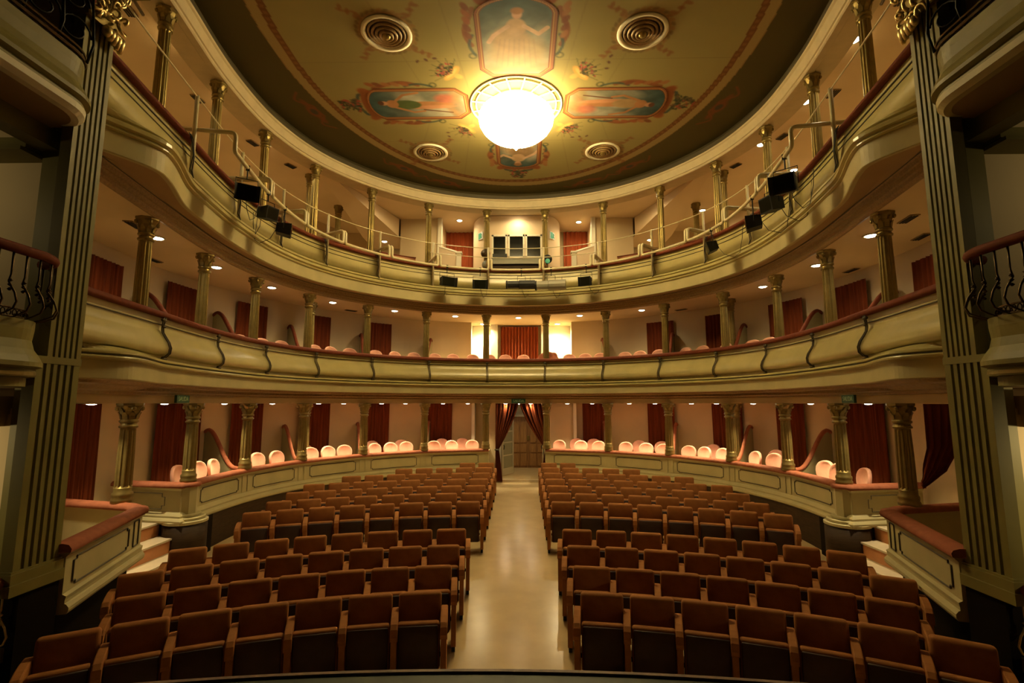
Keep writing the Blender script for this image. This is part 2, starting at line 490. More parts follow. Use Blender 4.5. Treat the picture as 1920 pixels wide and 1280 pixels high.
# ------------------------------------------------------------------ painted ceiling (colours are paint on the plaster)
class Canvas:
    def __init__(s, x0, x1, y0, y1, res, base):
        s.nx = int((x1 - x0) / res) + 1; s.ny = int((y1 - y0) / res) + 1
        s.x = np.linspace(x0, x1, s.nx); s.y = np.linspace(y0, y1, s.ny)
        s.X, s.Y = np.meshgrid(s.x, s.y)
        s.res = res
        s.A = np.ones((s.ny, s.nx, 3)) * np.array(base)
    def blend(s, m, col):
        m = np.clip(m, 0, 1)[..., None]
        s.A = s.A * (1 - m) + np.array(col) * m
    def ell(s, cx, cy, rx, ry, col, rot=0.0, soft=0.15, a=1.0, ring=None):
        c, n_ = math.cos(rot), math.sin(rot)
        u = ((s.X - cx) * c + (s.Y - cy) * n_) / rx; v = (-(s.X - cx) * n_ + (s.Y - cy) * c) / ry
        r = np.sqrt(u * u + v * v)
        if ring: m = 1 - np.abs(r - 1) / ring
        else: m = (1 - r) / soft + 0.5
        s.blend(np.clip(m, 0, 1) * a, col)
    def stroke(s, pts, wd, col, a=1.0):
        d = np.full(s.X.shape, 9.0)
        for (x0, y0), (x1, y1) in zip(pts[:-1], pts[1:]):
            dx, dy = x1 - x0, y1 - y0
            L = dx * dx + dy * dy + 1e-9
            t = np.clip(((s.X - x0) * dx + (s.Y - y0) * dy) / L, 0, 1)
            d = np.minimum(d, np.hypot(s.X - x0 - t * dx, s.Y - y0 - t * dy))
        s.blend((wd - d) / s.res + 0.5, np.array(col)) if a == 1 else s.blend(((wd - d) / s.res + 0.5).clip(0, 1) * a, col)
    def noise(s, k, amp):
        z = np.zeros(s.X.shape)
        for f in (1.0, 2.1, 4.3):
            p = rng.random(4) * 6
            z += np.sin(s.X * k * f + p[0] + 2 * np.sin(s.Y * k * f * .7 + p[1])) * np.sin(s.Y * k * f * 1.1 + p[2] + np.sin(s.X * k * f * .8 + p[3])) / f
        s.A = s.A * (1 + amp * z[..., None])
    def build(s, name, z, keep=None, material=None, parent=None, down=True):
        V = np.stack([s.X.ravel(), s.Y.ravel(), np.full(s.X.size, z)], 1)
        i = np.arange(s.nx * s.ny).reshape(s.ny, s.nx)
        q = np.stack([i[:-1, :-1], i[1:, :-1], i[1:, 1:], i[:-1, 1:]], -1)
        if keep is not None:
            kk = keep[:-1, :-1]
            q = q[kk]
        q = q.reshape(-1, 4)
        me = bpy.data.meshes.new(name)
        me.vertices.add(len(V)); me.vertices.foreach_set('co', V.ravel())
        me.loops.add(q.size); me.loops.foreach_set('vertex_index', q.ravel())
        me.polygons.add(len(q)); me.polygons.foreach_set('loop_start', np.arange(0, q.size, 4))
        me.polygons.foreach_set('loop_total', np.full(len(q), 4))
        me.update()
        at = me.color_attributes.new('paint', 'FLOAT_COLOR', 'POINT')
        at.data.foreach_set('color', np.concatenate([np.clip(s.A, 0, 1).reshape(-1, 3), np.ones((len(V), 1))], 1).ravel())
        return ob(name, me, material, parent)

painted = vcol_mat('painted_plaster', 0.65)
FIELD = (0.27, 0.225, 0.085); BAND = (0.075, 0.060, 0.016); OCHRE = (0.50, 0.33, 0.12); BROWN = (0.15, 0.062, 0.02); RUST = (0.17, 0.055, 0.018)
GREEN = (0.03, 0.042, 0.02); TEAL = (0.03, 0.06, 0.055)
cv = Canvas(-6.3, 6.3, 3.6, 16.0, 0.025, FIELD)
cv.noise(1.3, 0.05)
ex, ey, ea, eb = 0.03, 8.9, 4.52, 6.02
er = np.sqrt(((cv.X - ex) / ea) ** 2 + ((cv.Y - ey) / eb) ** 2)
er_d = (er - 1) * 4.8
# plaster joints
for x in (-3.3, -1.65, 1.75, 3.4):
    cv.stroke([(x * .55, 10.8), (x, 4)], 0.012, (0.21, 0.165, 0.07), .6); cv.stroke([(x * .55, 10.8), (x, 15)], 0.012, (0.21, 0.165, 0.07), .6)
for y in (7.2, 9.3, 12.4): cv.stroke([(-4.5, y), (4.5, y)], 0.010, (0.21, 0.165, 0.07), .6)
ang = np.arctan2(cv.Y - ey, cv.X - ex)
cv.blend(((er_d > -0.16) & (er_d < -0.02)) * 1.0, BROWN)
gu = 0.5 + 0.5 * np.sin(ang * 190)
cv.blend(((er_d > -0.13) & (er_d < -0.05)) * gu * 0.7, (0.24, 0.12, 0.04))
cv.blend((er_d >= -0.02) * 1.0, (0.30, 0.22, 0.085))
cv.blend((er_d >= 0.17) * 1.0, BAND)
cv.blend(((er_d >= 0.17) & (er_d < 0.19)) * 1.0, (0.25, 0.16, 0.06))
# rust scroll ornaments in the dark band
for a0 in (0.32, 0.85, 1.12, 2.02, 2.29, 2.82):
    ca, sa = math.cos(a0), math.sin(a0)
    rr = 1.0 + 0.52 / 4.8
    px_, py_ = ex + ea * rr * ca, ey + eb * rr * sa
    tx, ty = -ea * sa, eb * ca
    L = math.hypot(tx, ty); tx /= L; ty /= L
    nx_, ny_ = -ty, tx
    rot = math.atan2(ty, tx)
    for q in (-1, 1):
        cv.stroke([(px_ + tx * q * u * 0.75 + nx_ * 0.13 * math.sin(u * 7), py_ + ty * q * u * 0.75 + ny_ * 0.13 * math.sin(u * 7)) for u in np.linspace(0, 1, 12)], 0.028, RUST, .8)
        cv.ell(px_ + tx * q * .35, py_ + ty * q * .35, .16, .07, RUST, rot, .5, .7)
    cv.ell(px_, py_, .24, .14, RUST, rot, .4, .9); cv.ell(px_, py_, .12, .08, (0.06, 0.05, 0.03), rot, .4)
def flower_basket(cx, cy, dirx, diry):
    r = math.atan2(diry, dirx)
    cv.ell(cx, cy, 0.27, 0.10, (0.55, 0.30, 0.08), r + math.pi / 2, .25)
    cv.ell(cx, cy, 0.20, 0.05, (0.62, 0.40, 0.14), r + math.pi / 2, .4)
    cv.ell(cx - dirx * .16, cy - diry * .16, 0.10, 0.07, (0.55, 0.32, 0.10), r, .4)
    for k in range(70):
        a = random.uniform(-1.1, 1.1); d = random.uniform(.06, .34)
        x = cx + dirx * d * math.cos(a) - diry * d * math.sin(a); y = cy + diry * d * math.cos(a) + dirx * d * math.sin(a)
        cv.ell(x, y, random.uniform(.02, .045), random.uniform(.015, .03), random.choice([GREEN, GREEN, (0.12, 0.10, 0.05), (0.36, 0.07, 0.06), (0.25, 0.06, 0.06)]), random.random() * 3, .6, .9)
    for k in range(7):
        a = -1.2 + 0.4 * k
        cv.stroke([(cx, cy), (cx + (dirx * math.cos(a) - diry * math.sin(a)) * .46, cy + (diry * math.cos(a) + dirx * math.sin(a)) * .46)], .008, GREEN, .7)
    for k in range(3):
        cv.ell(cx + dirx * (.5 + k * .12) - diry * (.2 - k * .14), cy + diry * (.5 + k * .12) + dirx * (.2 - k * .14), .05, .03, (0.12, 0.06, 0.04), k, .5)
flower_basket(-1.28, 9.68, -0.80, -0.6); flower_basket(1.42, 9.72, 0.80, -0.6)
flower_basket(-1.18, 11.80, -0.75, 0.66); flower_basket(1.26, 11.78, 0.75, 0.66)
def scroll_arms(cx, cy, R, angs):
    cv.ell(cx, cy, R + .10, R + .10, (0.30, 0.18, 0.07), 0, .04, .9); cv.ell(cx, cy, R + .045, R + .045, FIELD, 0, .03)
    for k in range(30):
        a = k * 2 * math.pi / 30 + .1
        cv.ell(cx + (R + .13) * math.cos(a), cy + (R + .13) * math.sin(a), .06, .035, random.choice([(0.26, 0.14, 0.05), (0.15, 0.09, 0.04)]), a + 1.2, .5, .7)
    for a in angs:
        ca, sa = math.cos(a), math.sin(a)
        cv.stroke([(cx + (R + .1 + u * .42) * ca - .07 * math.sin(u * 5) * sa, cy + (R + .1 + u * .42) * sa + .07 * math.sin(u * 5) * ca) for u in np.linspace(0, 1, 8)], .026, (0.24, 0.13, 0.05), .9)
        for u in (.25, .6, .95):
            cv.ell(cx + (R + .1 + u * .42) * ca, cy + (R + .1 + u * .42) * sa, .075, .04, (0.22, 0.10, 0.04), a + 1, .5, .8)
VENTS = [(-2.33, 8.51, .42), (2.43, 8.55, .42), (-2.31, 12.97, .42), (2.40, 12.99, .42)]
for x, y, R in VENTS: scroll_arms(x, y, R, [.75, 2.35, 3.9, 5.5])
# painted cartouche frames round the four pictures
def cart(cx, cy, ax, ay, L, Wd):
    """ornament at the outer end and along the flanks; (ax,ay) points outwards"""
    bx, by = -ay, ax
    def P(u, v): return (cx + ax * u + bx * v, cy + ay * u + by * v)
    for s in (-1, 1):
        cv.stroke([P(-L * .1 + u * L * .85, s * (Wd + .10 + .10 * math.sin(u * 4.2))) for u in np.linspace(0, 1, 14)], .05, (0.20, 0.065, 0.022), .9)
        cv.stroke([P(-L * .35 + u * L * .5, s * (Wd + .05 + .09 * math.sin(u * 3))) for u in np.linspace(0, 1, 10)], .032, TEAL, .85)
        cv.ell(*P(-L * .38, s * (Wd + .10)), .07, .07, GREEN, 0, .2, .8, ring=.5)
        for u in (.15, .32, .5, .66, .8):
            cv.ell(*P(L * u, s * (Wd + .14)), .11, .06, random.choice([(0.26, 0.085, 0.03), (0.30, 0.13, 0.05), (0.17, 0.05, 0.02)]), math.atan2(ay, ax) + .5 * s, .4, .9)
        cv.ell(*P(L * .95, s * Wd * .8), .17, .12, (0.24, 0.07, 0.022), math.atan2(ay, ax) + .7 * s, .4, .95)
        cv.stroke([P(L + .05 + .25 * u, s * (.36 - .28 * u + .1 * math.sin(6 * u))) for u in np.linspace(0, 1, 8)], .04, TEAL, .9)
    cv.ell(*P(L * .98, 0), .14, Wd * .9, (0.20, 0.065, 0.02), math.atan2(ay, ax), .3)
    for k in range(90):
        u = L + .16 + random.random() * .48; v = random.uniform(-.30, .30) * (1.15 - (u - L))
        cv.ell(*P(u, v), .055, .026, random.choice([GREEN, (0.10, 0.08, 0.04), GREEN, (0.30, 0.06, 0.04)]), random.random() * 3, .6, .85)
CARTS = [(-2.19, 10.76, -1, 0, 1.17, .60, 'left'), (2.33, 10.80, 1, 0, 1.17, .60, 'right'),
         (0.08, 8.76, 0, -1, 1.06, .76, 'front'), (0.10, 12.98, 0, 1, 0.95, .62, 'back')]
for c_ in CARTS: cart(*c_[:6])
# keep only what lies inside the ring
ring = [O(t, -0.10, 0)[:2] for t in np.linspace(0, 14.999, 240)]
ring = [(-5.3, 3.5)] + ring + [(5.3, 3.5)]
RX = np.array([p[0] for p in ring]); RY = np.array([p[1] for p in ring])
inside = np.zeros(cv.X.shape, bool)
j = len(ring) - 1
for i in range(len(ring)):
    cond = ((RY[i] > cv.Y) != (RY[j] > cv.Y)) & (cv.X < (RX[j] - RX[i]) * (cv.Y - RY[i]) / (RY[j] - RY[i] + 1e-12) + RX[i])
    inside ^= cond
    j = i
o = cv.build('ceiling', ZC, inside, painted); tag(o, kind='structure')

def in_cart(X, Y, cx, cy, ax, ay, L, Wd):
    u = (X - cx) * ax + (Y - cy) * ay; v = -(X - cx) * ay + (Y - cy) * ax
    a = np.abs(v)
    # distance-like value: positive inside; outer end rounded, inner end chamfered
    ue = L - Wd * .55
    outer = np.where(u > ue, Wd - np.hypot((u - ue) * (Wd / (L - ue)), a), Wd - a)
    inner = np.minimum(u + L, (u + L + Wd - a) * .7071 - .18)
    return np.minimum(outer, inner), u, v
for (cx, cy, ax, ay, L, Wd, nm) in CARTS:
    hx = (L if ax else Wd) + .02; hy = (L if ay else Wd) + .02
    c2 = Canvas(cx - hx, cx + hx, cy - hy, cy + hy, 0.0125, (0.12, 0.16, 0.17))
    dd, u, v = in_cart(c2.X, c2.Y, cx, cy, ax, ay, L, Wd)
    def P(a, b): return (cx + ax * a - ay * b, cy + ay * a + ax * b)
    rot = math.atan2(ay, ax)
    sky = np.clip(u / L * .5 + .5, 0, 1)
    c2.A = np.stack([0.24 - .215 * sky, 0.22 - .15 * sky, 0.15 - .075 * sky], -1)
    c2.noise(5.0, 0.22)
    SK = (0.33, 0.155, 0.065); CL = {'left': (0.07, 0.10, 0.03), 'right': (0.30, 0.20, 0.09), 'front': (0.38, 0.25, 0.13), 'back': (0.24, 0.15, 0.07)}[nm]
    # clouds and ground
    for k in range(9): c2.ell(*P(random.uniform(-.6, .3) * L, random.uniform(-.8, .8) * Wd), .30, .14, (0.40, 0.38, 0.30), rot + .4, .9,   .35)
    for k in range(10): c2.ell(*P(-L * .8 + random.random() * .2, random.uniform(-.9, .9) * Wd), .25, .12, random.choice([(0.30, 0.15, 0.07), (0.24, 0.18, 0.08), (0.14, 0.14, 0.10)]), rot + 1.3, .8, .6)
    k_ = Wd / .6
    # a robed figure, head towards the outer end
    if nm in ('left', 'right'):
        c2.ell(*P(-.25, .02), .55, .10 * k_, SK, rot + .03, .18)
        c2.ell(*P(-.30, -.10), .52, .07 * k_, (0.42, 0.20, 0.10), rot - .05, .4)
        c2.ell(*P(.28, .0), .34, .17 * k_, CL, rot, .18)
        c2.ell(*P(.60, .03), .14, .15, SK, rot, .2)
        c2.ell(*P(.80, .06), .10, .08, (0.42, 0.22, 0.12), rot, .4); c2.ell(*P(.86, .07), .07, .085, (0.10, 0.04, 0.02), rot, .4)
        c2.stroke([P(.55, .1), P(.30, .36), P(-.05, .44)], .035, SK); c2.stroke([P(.55, -.1), P(.15, -.30), P(-.1, -.25)], .035, SK)
        c2.stroke([P(-.1, -.2), P(-.75, -.32)], .022, (0.12, 0.06, 0.03))
        c2.ell(*P(-.62, .22), .22, .16, (0.35, 0.10, 0.06), rot, .6, .8)
    else:
        c2.ell(*P(-.35, .02), .50, .46 * k_, (0.34, 0.25, 0.13), rot, .5, .9)
        c2.ell(*P(.0, -.1), .35, .35, CL, rot + .4, .5, .9)
        for k in range(8): c2.stroke([P(.05, -.3 + .09 * k), P(-.75, -.42 + .12 * k)], .018, (0.26, 0.18, 0.11), .5)
        c2.ell(*P(.35, 0.0), .22, .19, (0.42, 0.28, 0.16), rot, .25)
        c2.ell(*P(.66, .02), .11, .09, (0.48, 0.27, 0.17), rot, .4); c2.ell(*P(.74, .02), .08, .11, (0.30, 0.14, 0.06), rot, .5)
        c2.stroke([P(.38, .15), P(.18, .42), P(.34, .58)], .045, (0.50, 0.33, 0.22)); c2.stroke([P(.38, -.15), P(.15, -.42), P(-.02, -.52)], .045, (0.50, 0.33, 0.22))
    c2.noise(9, .10)
    # painted gilt frame lines
    c2.blend((dd < .11) * 1.0, (0.16, 0.05, 0.018)); c2.blend(((dd < .085) & (dd > .06)) * 1.0, (0.34, 0.18, 0.06)); c2.blend(((dd < .05) & (dd > .02)) * 1.0, (0.24, 0.085, 0.03)); c2.blend((dd < .015) * 1.0, (0.09, 0.03, 0.012))
    where = {'left': 'left of the chandelier', 'right': 'right of the chandelier', 'front': 'nearest the stage, above the chandelier', 'back': 'behind the chandelier tip'}[nm]
    o = c2.build('ceiling_painting', ZC - .006, dd > 0, painted)
    tag(o, f'painted ceiling panel with robed figure, {where}', 'painting', 'ceiling paintings round the chandelier')

# ceiling vents
def make_vent():
    t = thing('ceiling_vent', '', 'vent')
    MB().lathe([(.42, 0), (.47, -.008), (.47, -.03), (.41, -.04), (.38, -.02), (.38, 0)], 40).build('rim', 'white', t, True)
    for k, r in enumerate((.36, .285, .21, .14)):
        z = -.015 - .018 * k
        MB().lathe([(r, .0), (r, z), (r - .02, z - .03), (r - .05, z - .005), (r - .05, 0)], 32).build('louvre_ring', 'frieze', t, True)
    MB().lathe([(.085, 0), (.085, -.08), (.05, -.115), (.01, -.125)], 20).build('centre_cone', 'gold', t, True)
    return t
v0 = make_vent()
for i, (x, y, R) in enumerate(VENTS):
    t = v0 if i == 0 else copy_tree(v0)
    t.location = (x, y, ZC)
    tag(t, f"round bronze ceiling vent of concentric rings, {['front left', 'front right', 'rear left', 'rear right'][i]} of the chandelier", 'vent', 'round ceiling vents')

# entablature ring under the ceiling
ringprof = [(.34, 9.45), (.34, 9.20), (-.02, 9.19), (-.04, 9.17), (-.16, 9.17), (-.18, 9.19), (-.19, 9.22), (-.215, 9.23), (-.24, 9.42), (-.27, 9.44), (-.28, 9.47), (-.26, 9.47)]
tag(sw('trim_entablature', ringprof, 0, 14.999, 'ring'), kind='structure')
tag(sw('trim_cove', [(-.262, 9.465), (-.262, 9.60), (-.20, ZC)], 0, 14.999, 'groove'), kind='structure')
for s, nm in ((-1, 'left'), (1, 'right')):
    mb = MB()
    for (dx, z0, z1) in ((.0, 7.62, 7.74), (-.06, 7.74, 7.82), (-.02, 7.82, 8.2), (-.10, 8.2, 8.3), (-.16, 8.3, 8.42), (-.05, 8.42, 9.7)):
        xa, xb = sorted((s * (4.25 + dx), s * 4.72))
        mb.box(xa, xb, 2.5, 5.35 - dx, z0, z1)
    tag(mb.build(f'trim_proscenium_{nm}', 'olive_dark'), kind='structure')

# ================================================================== BALCONIES
def strip_lines(prof_pts, w=0.012):
    pass

# --- ground-floor box parapets (continuous front of each side)
PAR = [(.10, .76), (-.16, .76), (-.19, .79), (-.19, .82), (-.15, .85), (-.12, .86), (-.12, .89), (-.075, .93), (-.04, .95), (-.04, 1.31), (-.07, 1.34), (-.08, 1.37), (.08, 1.37), (.08, .80)]
RAIL1 = [(-.115, 1.365), (-.12, 1.40), (-.09, 1.44), (-.03, 1.455), (.05, 1.45), (.11, 1.43), (.13, 1.40), (.12, 1.365)]
def groove_frame(O3, u0, u1, z0, z1, notch, w=.009):
    """thin dark moulding outline as a tube; O3(u,z) -> point"""
    pts = []
    n = notch
    for (a, b) in ((u0 + n, z0), (u1 - n, z0), (u1 - n, z0 + n), (u1, z0 + n), (u1, z1 - n), (u1 - n, z1 - n), (u1 - n, z1), (u0 + n, z1), (u0 + n, z1 - n), (u0, z1 - n), (u0, z0 + n), (u0 + n, z0 + n), (u0 + n, z0)):
        pts.append((a, b))
    out = []
    for (a, b), (c, d) in zip(pts[:-1], pts[1:]):
        k = max(1, int(abs(c - a) / .08)) if abs(c - a) > .1 else 1
        for q in range(k): out.append(O3(a + (c - a) * q / k, b + (d - b) * q / k))
    out.append(O3(*pts[-1]))
    return MB().tube(out, w, 4)
def arc_t(t, dist):  # metres along the curve near t, converted to t
    p, q = C(t), C(min(t + .02, 14.99)) if t < 14.9 else C(t - .02)
    return dist * .02 / np.hypot(*(q - p))
for s, nm in ((-1, 'left'), (1, 'right')):
    ta, tb = (2.06, 7.05) if s < 0 else (7.98, 12.94)
    par = thing('box_parapet', f'olive panelled front of the ground-floor boxes with rose velvet rail, {nm} of the aisle', 'parapet', group='ground-floor box parapets')
    V, F = sweep(PAR, ta, tb, .08, True); mb = MB().add(V, F)
    # return: corner at column 2/13 outwards
    c0 = O(ta if s < 0 else tb, 0, 0); 
    ret = [(c0[0], c0[1]), (s * 5.88, 9.03), (s * 7.25, 9.28)]
    if s < 0: ret = ret[::-1]      # travel so that the hall side is on the right hand
    pr_ = [(d, z) for d, z in PAR]
    V, F = poly_sweep(pr_, ret); mb.add(V, F)
    # end return beside the doorway
    c1 = O(tb if s < 0 else ta, 0, 0)
    mb.box(min(c1[0], c1[0] + s * .10), max(c1[0], c1[0] + s * .10), c1[1] - .04, 17.3, .35, 1.37)
    mb.build('front_panelling', 'olive_flat', par)
    # rounded corner shelf
    mb = MB()
    n_ = 16; cx, cy = s * 5.86, 9.18
    for z0, z1, R in ((.74, .80, .36), (.80, .85, .31), (.85, .90, .24)):
        mb.lathe([(R - .02, z0), (R, z0 + .01), (R, z1 - .01), (R - .02, z1)], 32, cx, cy)
    mb.build('corner_shelf', 'olive_flat', par)
    MB().lathe([(.35, 0), (.35, .74)], 24, cx, cy).build('corner_base', 'dark_wood', par, True)
    # corner pier with its little panel
    pm = MB().lathe([(.17, .9), (.17, 1.37)], 8, cx, cy); pm.build('corner_pier', 'olive_flat', par)
    V, F = sweep(RAIL1, ta, tb, .08, True); mb = MB().add(V, F)
    V, F = poly_sweep(RAIL1, ret); mb.add(V, F)
    mb.lathe([(.20, 1.365), (.21, 1.40), (.18, 1.44), (.1, 1.457)], 24, cx, cy)
    tag(mb.build('hand_rail', 'pink_rail', par, True), 'rose velvet hand rail')
    # panel outlines per bay and pilaster strips
    bays = [(max(ta, i), min(tb, i + 1)) for i in range(int(ta), int(tb) + 1)]
    for (a, b) in bays:
        if b - a < .3: continue
        m_ = arc_t(a + .3, .24)
        f = groove_frame(lambda u, z: O(u, -.046, z), a + m_, b - m_, 1.0, 1.27, arc_t(a + .3, .05)); f.build('panel_moulding', 'groove', par)
        for q in (a + arc_t(a + .2, .03), b - arc_t(b - .2, .14)):
            g = MB(); w_ = arc_t(q, .11)
            V, F = sweep([(-.05, .96), (-.056, .96), (-.056, 1.31), (-.05, 1.31)], q + .01, q + w_ - .01, .1, True); g.add(V, F)
            g.build('pilaster_strip', 'olive_flat', par)
    # outline on the return
    a_, b_ = Vector((s * 6.12, 9.03)), Vector((s * 7.1, 9.21))
    def O3(u, z, a_=a_, b_=b_): p = a_ + (b_ - a_) * u; return (p.x, p.y - .055, z)
    groove_frame(O3, 0.0, 1.0, 1.0, 1.27, .06).build('panel_moulding', 'groove', par)

    # --- side box beside the stage
    sb = thing('side_box_parapet', f'olive panelled front of the {nm} side box by the fluted pilaster', 'parapet', group='side box parapets')
    pts = [(s * 4.47, 5.18), (s * 5.06, 6.98), (s * 5.30, 7.16), (s * 7.2, 7.62)]
    p1 = pts if s < 0 else pts
    prf = PAR if s > 0 else [(-d, z) for d, z in PAR]
    # d positive = left of travel; hall side must be PAR negative d
    prf = [(-d, z) for d, z in PAR] if s > 0 else [(d, z) for d, z in PAR]
    prf = [(-d if s < 0 else d, z) for d, z in PAR]
    prf = [(-d, z) for d, z in prf]
    prf = [(d * (.55 if abs(d) > .09 else 1), z) for d, z in prf]
    V, F = poly_sweep(prf, pts[:2]); MB().add(V, F).build('front_panelling', 'olive_flat', sb)
    thin = [(-.04, .8), (-.04, 1.37), (.04, 1.37), (.04, .8)]
    V, F = poly_sweep(thin, pts[1:]); MB().add(V, F).build('side_panelling', 'olive_flat', sb)
    rl = [(d * .9, z) for d, z in RAIL1]
    V, F = poly_sweep(rl, [(s * 4.45, 5.12)] + pts[1:2]); V2, F2 = poly_sweep([(d * .8, z) for d, z in rl], pts[1:])
    mb = MB().add(V, F).add(V2, F2); mb.lathe([(.10, 1.365), (.11, 1.40), (.09, 1.44), (.05, 1.457)], 16, s * 5.06, 6.98)
    tag(mb.build('hand_rail', 'pink_rail', sb, True), 'rose velvet hand rail')
    a_, b_ = Vector(pts[0]), Vector(pts[1])
    nrm = Vector((-s * (b_ - a_).y, s * (b_ - a_).x)).normalized() * .047
    def O4(u, z, a_=a_, b_=b_, nrm=nrm): p = a_ + (b_ - a_) * u + nrm; return (p.x, p.y, z)
    groove_frame(O4, .08, .78, 1.0, 1.27, .03).build('panel_moulding', 'groove', sb)
    groove_frame(O4, .86, .94, .98, 1.30, .005).build('panel_moulding', 'groove', sb)
    # --- steps up between the side box and the boxes
    st = thing('box_steps', f'pale stone steps climbing to the {nm} ground-floor boxes', 'steps', group='steps up to the boxes')
    for k in range(3):
        xa, xb = sorted((s * (5.55 + .32 * k), s * 6.6))
        z1 = .08 + .235 * (k + 1)
        y0 = 7.28 + .05 * k
        MB().box(xa, xb, y0, 9.02, z1 - .235, z1 - .03).build('riser', 'bench', st)
        xa, xb = sorted((s * (5.52 + .32 * k), s * (5.9 + .32 * k) if k < 2 else s * 6.6))
        MB().box(xa, xb, y0, 9.0, z1 - .03, z1).build('tread', 'step', st)

# --- first balcony and gallery
def balcony(nm, dz, d0, zr, label, brackets, belly=1.0, fz=3.14):
    root = thing('balcony', label, 'balcony')
    fl = lambda t, z: flare(t, z, 3.58 + dz)
    def zz(p): return [(d + d0, z + dz) for d, z in p]
    front = [(.02, 4.14), (.02, 4.06), (0, 4.05), (0, 4.035)]
    up = [(0.015, 4.02), (0.02, 3.99), (.005, 3.93), (-.035, 3.87), (-.09, 3.79), (-.135, 3.71), (-.15, 3.64), (-.13, 3.585), (-.07, 3.56), (-.02, 3.555)]
    up = [(d * belly, z) for d, z in up]
    if not brackets:   # the gallery front: nearly upright panel, undercut, then a projecting ledge
        up = [(.012, 4.02), (.004, 3.97), (-.02, 3.88), (-.035, 3.78), (-.035, 3.70), (-.02, 3.63), (.02, 3.585), (.05, 3.575), (.05, 3.56)]
    sw('top_band', zz(front), 0, 14.999, 'olive', root)
    sw('line_moulding', zz([(.018, 4.036), (-.008, 4.034), (-.008, 4.022), (.018, 4.020)]), 0, 14.999, 'groove', root)
    if not brackets: sw('line_moulding', zz([(0, 3.925), (-.022, 3.925), (-.024, 3.912), (0, 3.910)]), 0, 14.999, 'groove', root)
    for i in range(15):
        sw('front_panel', zz(up), i + .001, min(i + .999, 14.999), 'olive', root, smooth=True)
    corn = [(-.02, 3.558), (-.03, 3.50), (-.10, 3.49), (-.115, 3.475), (-.115, 3.455), (-.08, 3.445), (-.08, 3.43), (-.125, 3.42), (-.135, 3.405), (-.13, 3.385), (-.06, 3.37), (-.06, 3.36)]
    if not brackets:
        corn = [(.05, 3.56), (-.11, 3.545), (-.125, 3.53), (-.125, 3.50), (-.09, 3.485), (-.09, 3.47), (-.14, 3.46), (-.15, 3.44), (-.15, 3.40), (-.10, 3.385), (-.10, 3.37), (-.115, 3.355), (-.115, 3.34), (-.07, 3.325)]
    sw('cornice_moulding', zz(corn), 0, 14.999, 'olive', root, dmod=fl, step=.04)
    sw('line_moulding', zz([(-.07, 3.44), (-.098, 3.44), (-.098, 3.434), (-.07, 3.434)]), 0, 14.999, 'groove', root, dmod=fl)
    sw('fascia', zz([(-.06, 3.362), (-.06, fz + .01), (-.05, fz), (.0, fz)] if brackets else [(-.07, 3.33), (-.07, fz + .01), (-.06, fz), (.0, fz)]), 0, 14.999, 'olive_flat', root, dmod=fl, step=.03)
    rail = [(-.075, 4.135), (-.08, 4.17), (-.05, 4.215), (.01, 4.235), (.08, 4.225), (.11, 4.19), (.11, 4.135)]
    V, F = sweep(zz(rail), 0, 14.999, .08, True); tag(ob('hand_rail', mesh('rail', V, F, True), 'red_rail', root), 'dark red velvet hand rail')
    # inner side of the balustrade
    sw('inner_lining', zz([(.12, 4.135), (.12, 3.3)]), 0, 14.999, 'red_rail', root)
    return root, fl
b1, fl1 = balcony('first', 0.0, -.30, R2, 'first-floor horseshoe balcony with pot-bellied olive front and dark red velvet rail', True)
# bronze frieze under the first balcony
sw('frieze_band', [(-.34, 3.142), (-.26, 3.135), (-.25, 3.10), (-.19, 3.08), (-.17, 3.03), (-.12, 3.01), (-.12, 2.975), (-.04, 2.97)], 0, 14.999, 'frieze', b1, dmod=lambda t, z: fl1(t, z) * smoothstep(2.95, 3.2, z))
sw('lower_band', [(-.045, 2.975), (-.04, 2.85), (.02, 2.85)], 0, 14.999, 'cream', b1)
mb = MB()
for i in range(int(14.9 / .018)):
    t = .05 + i * .018
    p = O(t, -.185, 3.055); n = N(t)
    mb.box(p[0] - .010, p[0] + .010, p[1] - .010, p[1] + .010, 3.03, 3.07)
tag(mb.build('dentils', 'frieze', b1), kind='stuff')
b2, fl2 = balcony('gallery', 2.85, -.45, R3, 'top gallery balcony with smooth olive front and dark red rail, hung with stage lights', False, belly=.75, fz=3.04)
sw('soffit_board', [(-.46, 5.892), (-.30, 5.888), (-.30, 5.875), (-.285, 5.875), (-.285, 5.89)], 0, 14.999, 'soffit', b2, dmod=lambda t, z: fl2(t, z) * smoothstep(5.888, 5.892, z))
sw('line_moulding', [(-.30, 5.889), (-.30, 5.872), (-.285, 5.872), (-.285, 5.889)], 0, 14.999, 'groove', b2)
sw('frieze_band', [(-.29, 5.885), (-.26, 5.86), (-.25, 5.81), (-.225, 5.80), (-.22, 5.75), (-.195, 5.735), (-.19, 5.69), (-.17, 5.67), (-.15, 5.655), (-.12, 5.66)], 0, 14.999, 'frieze', b2)

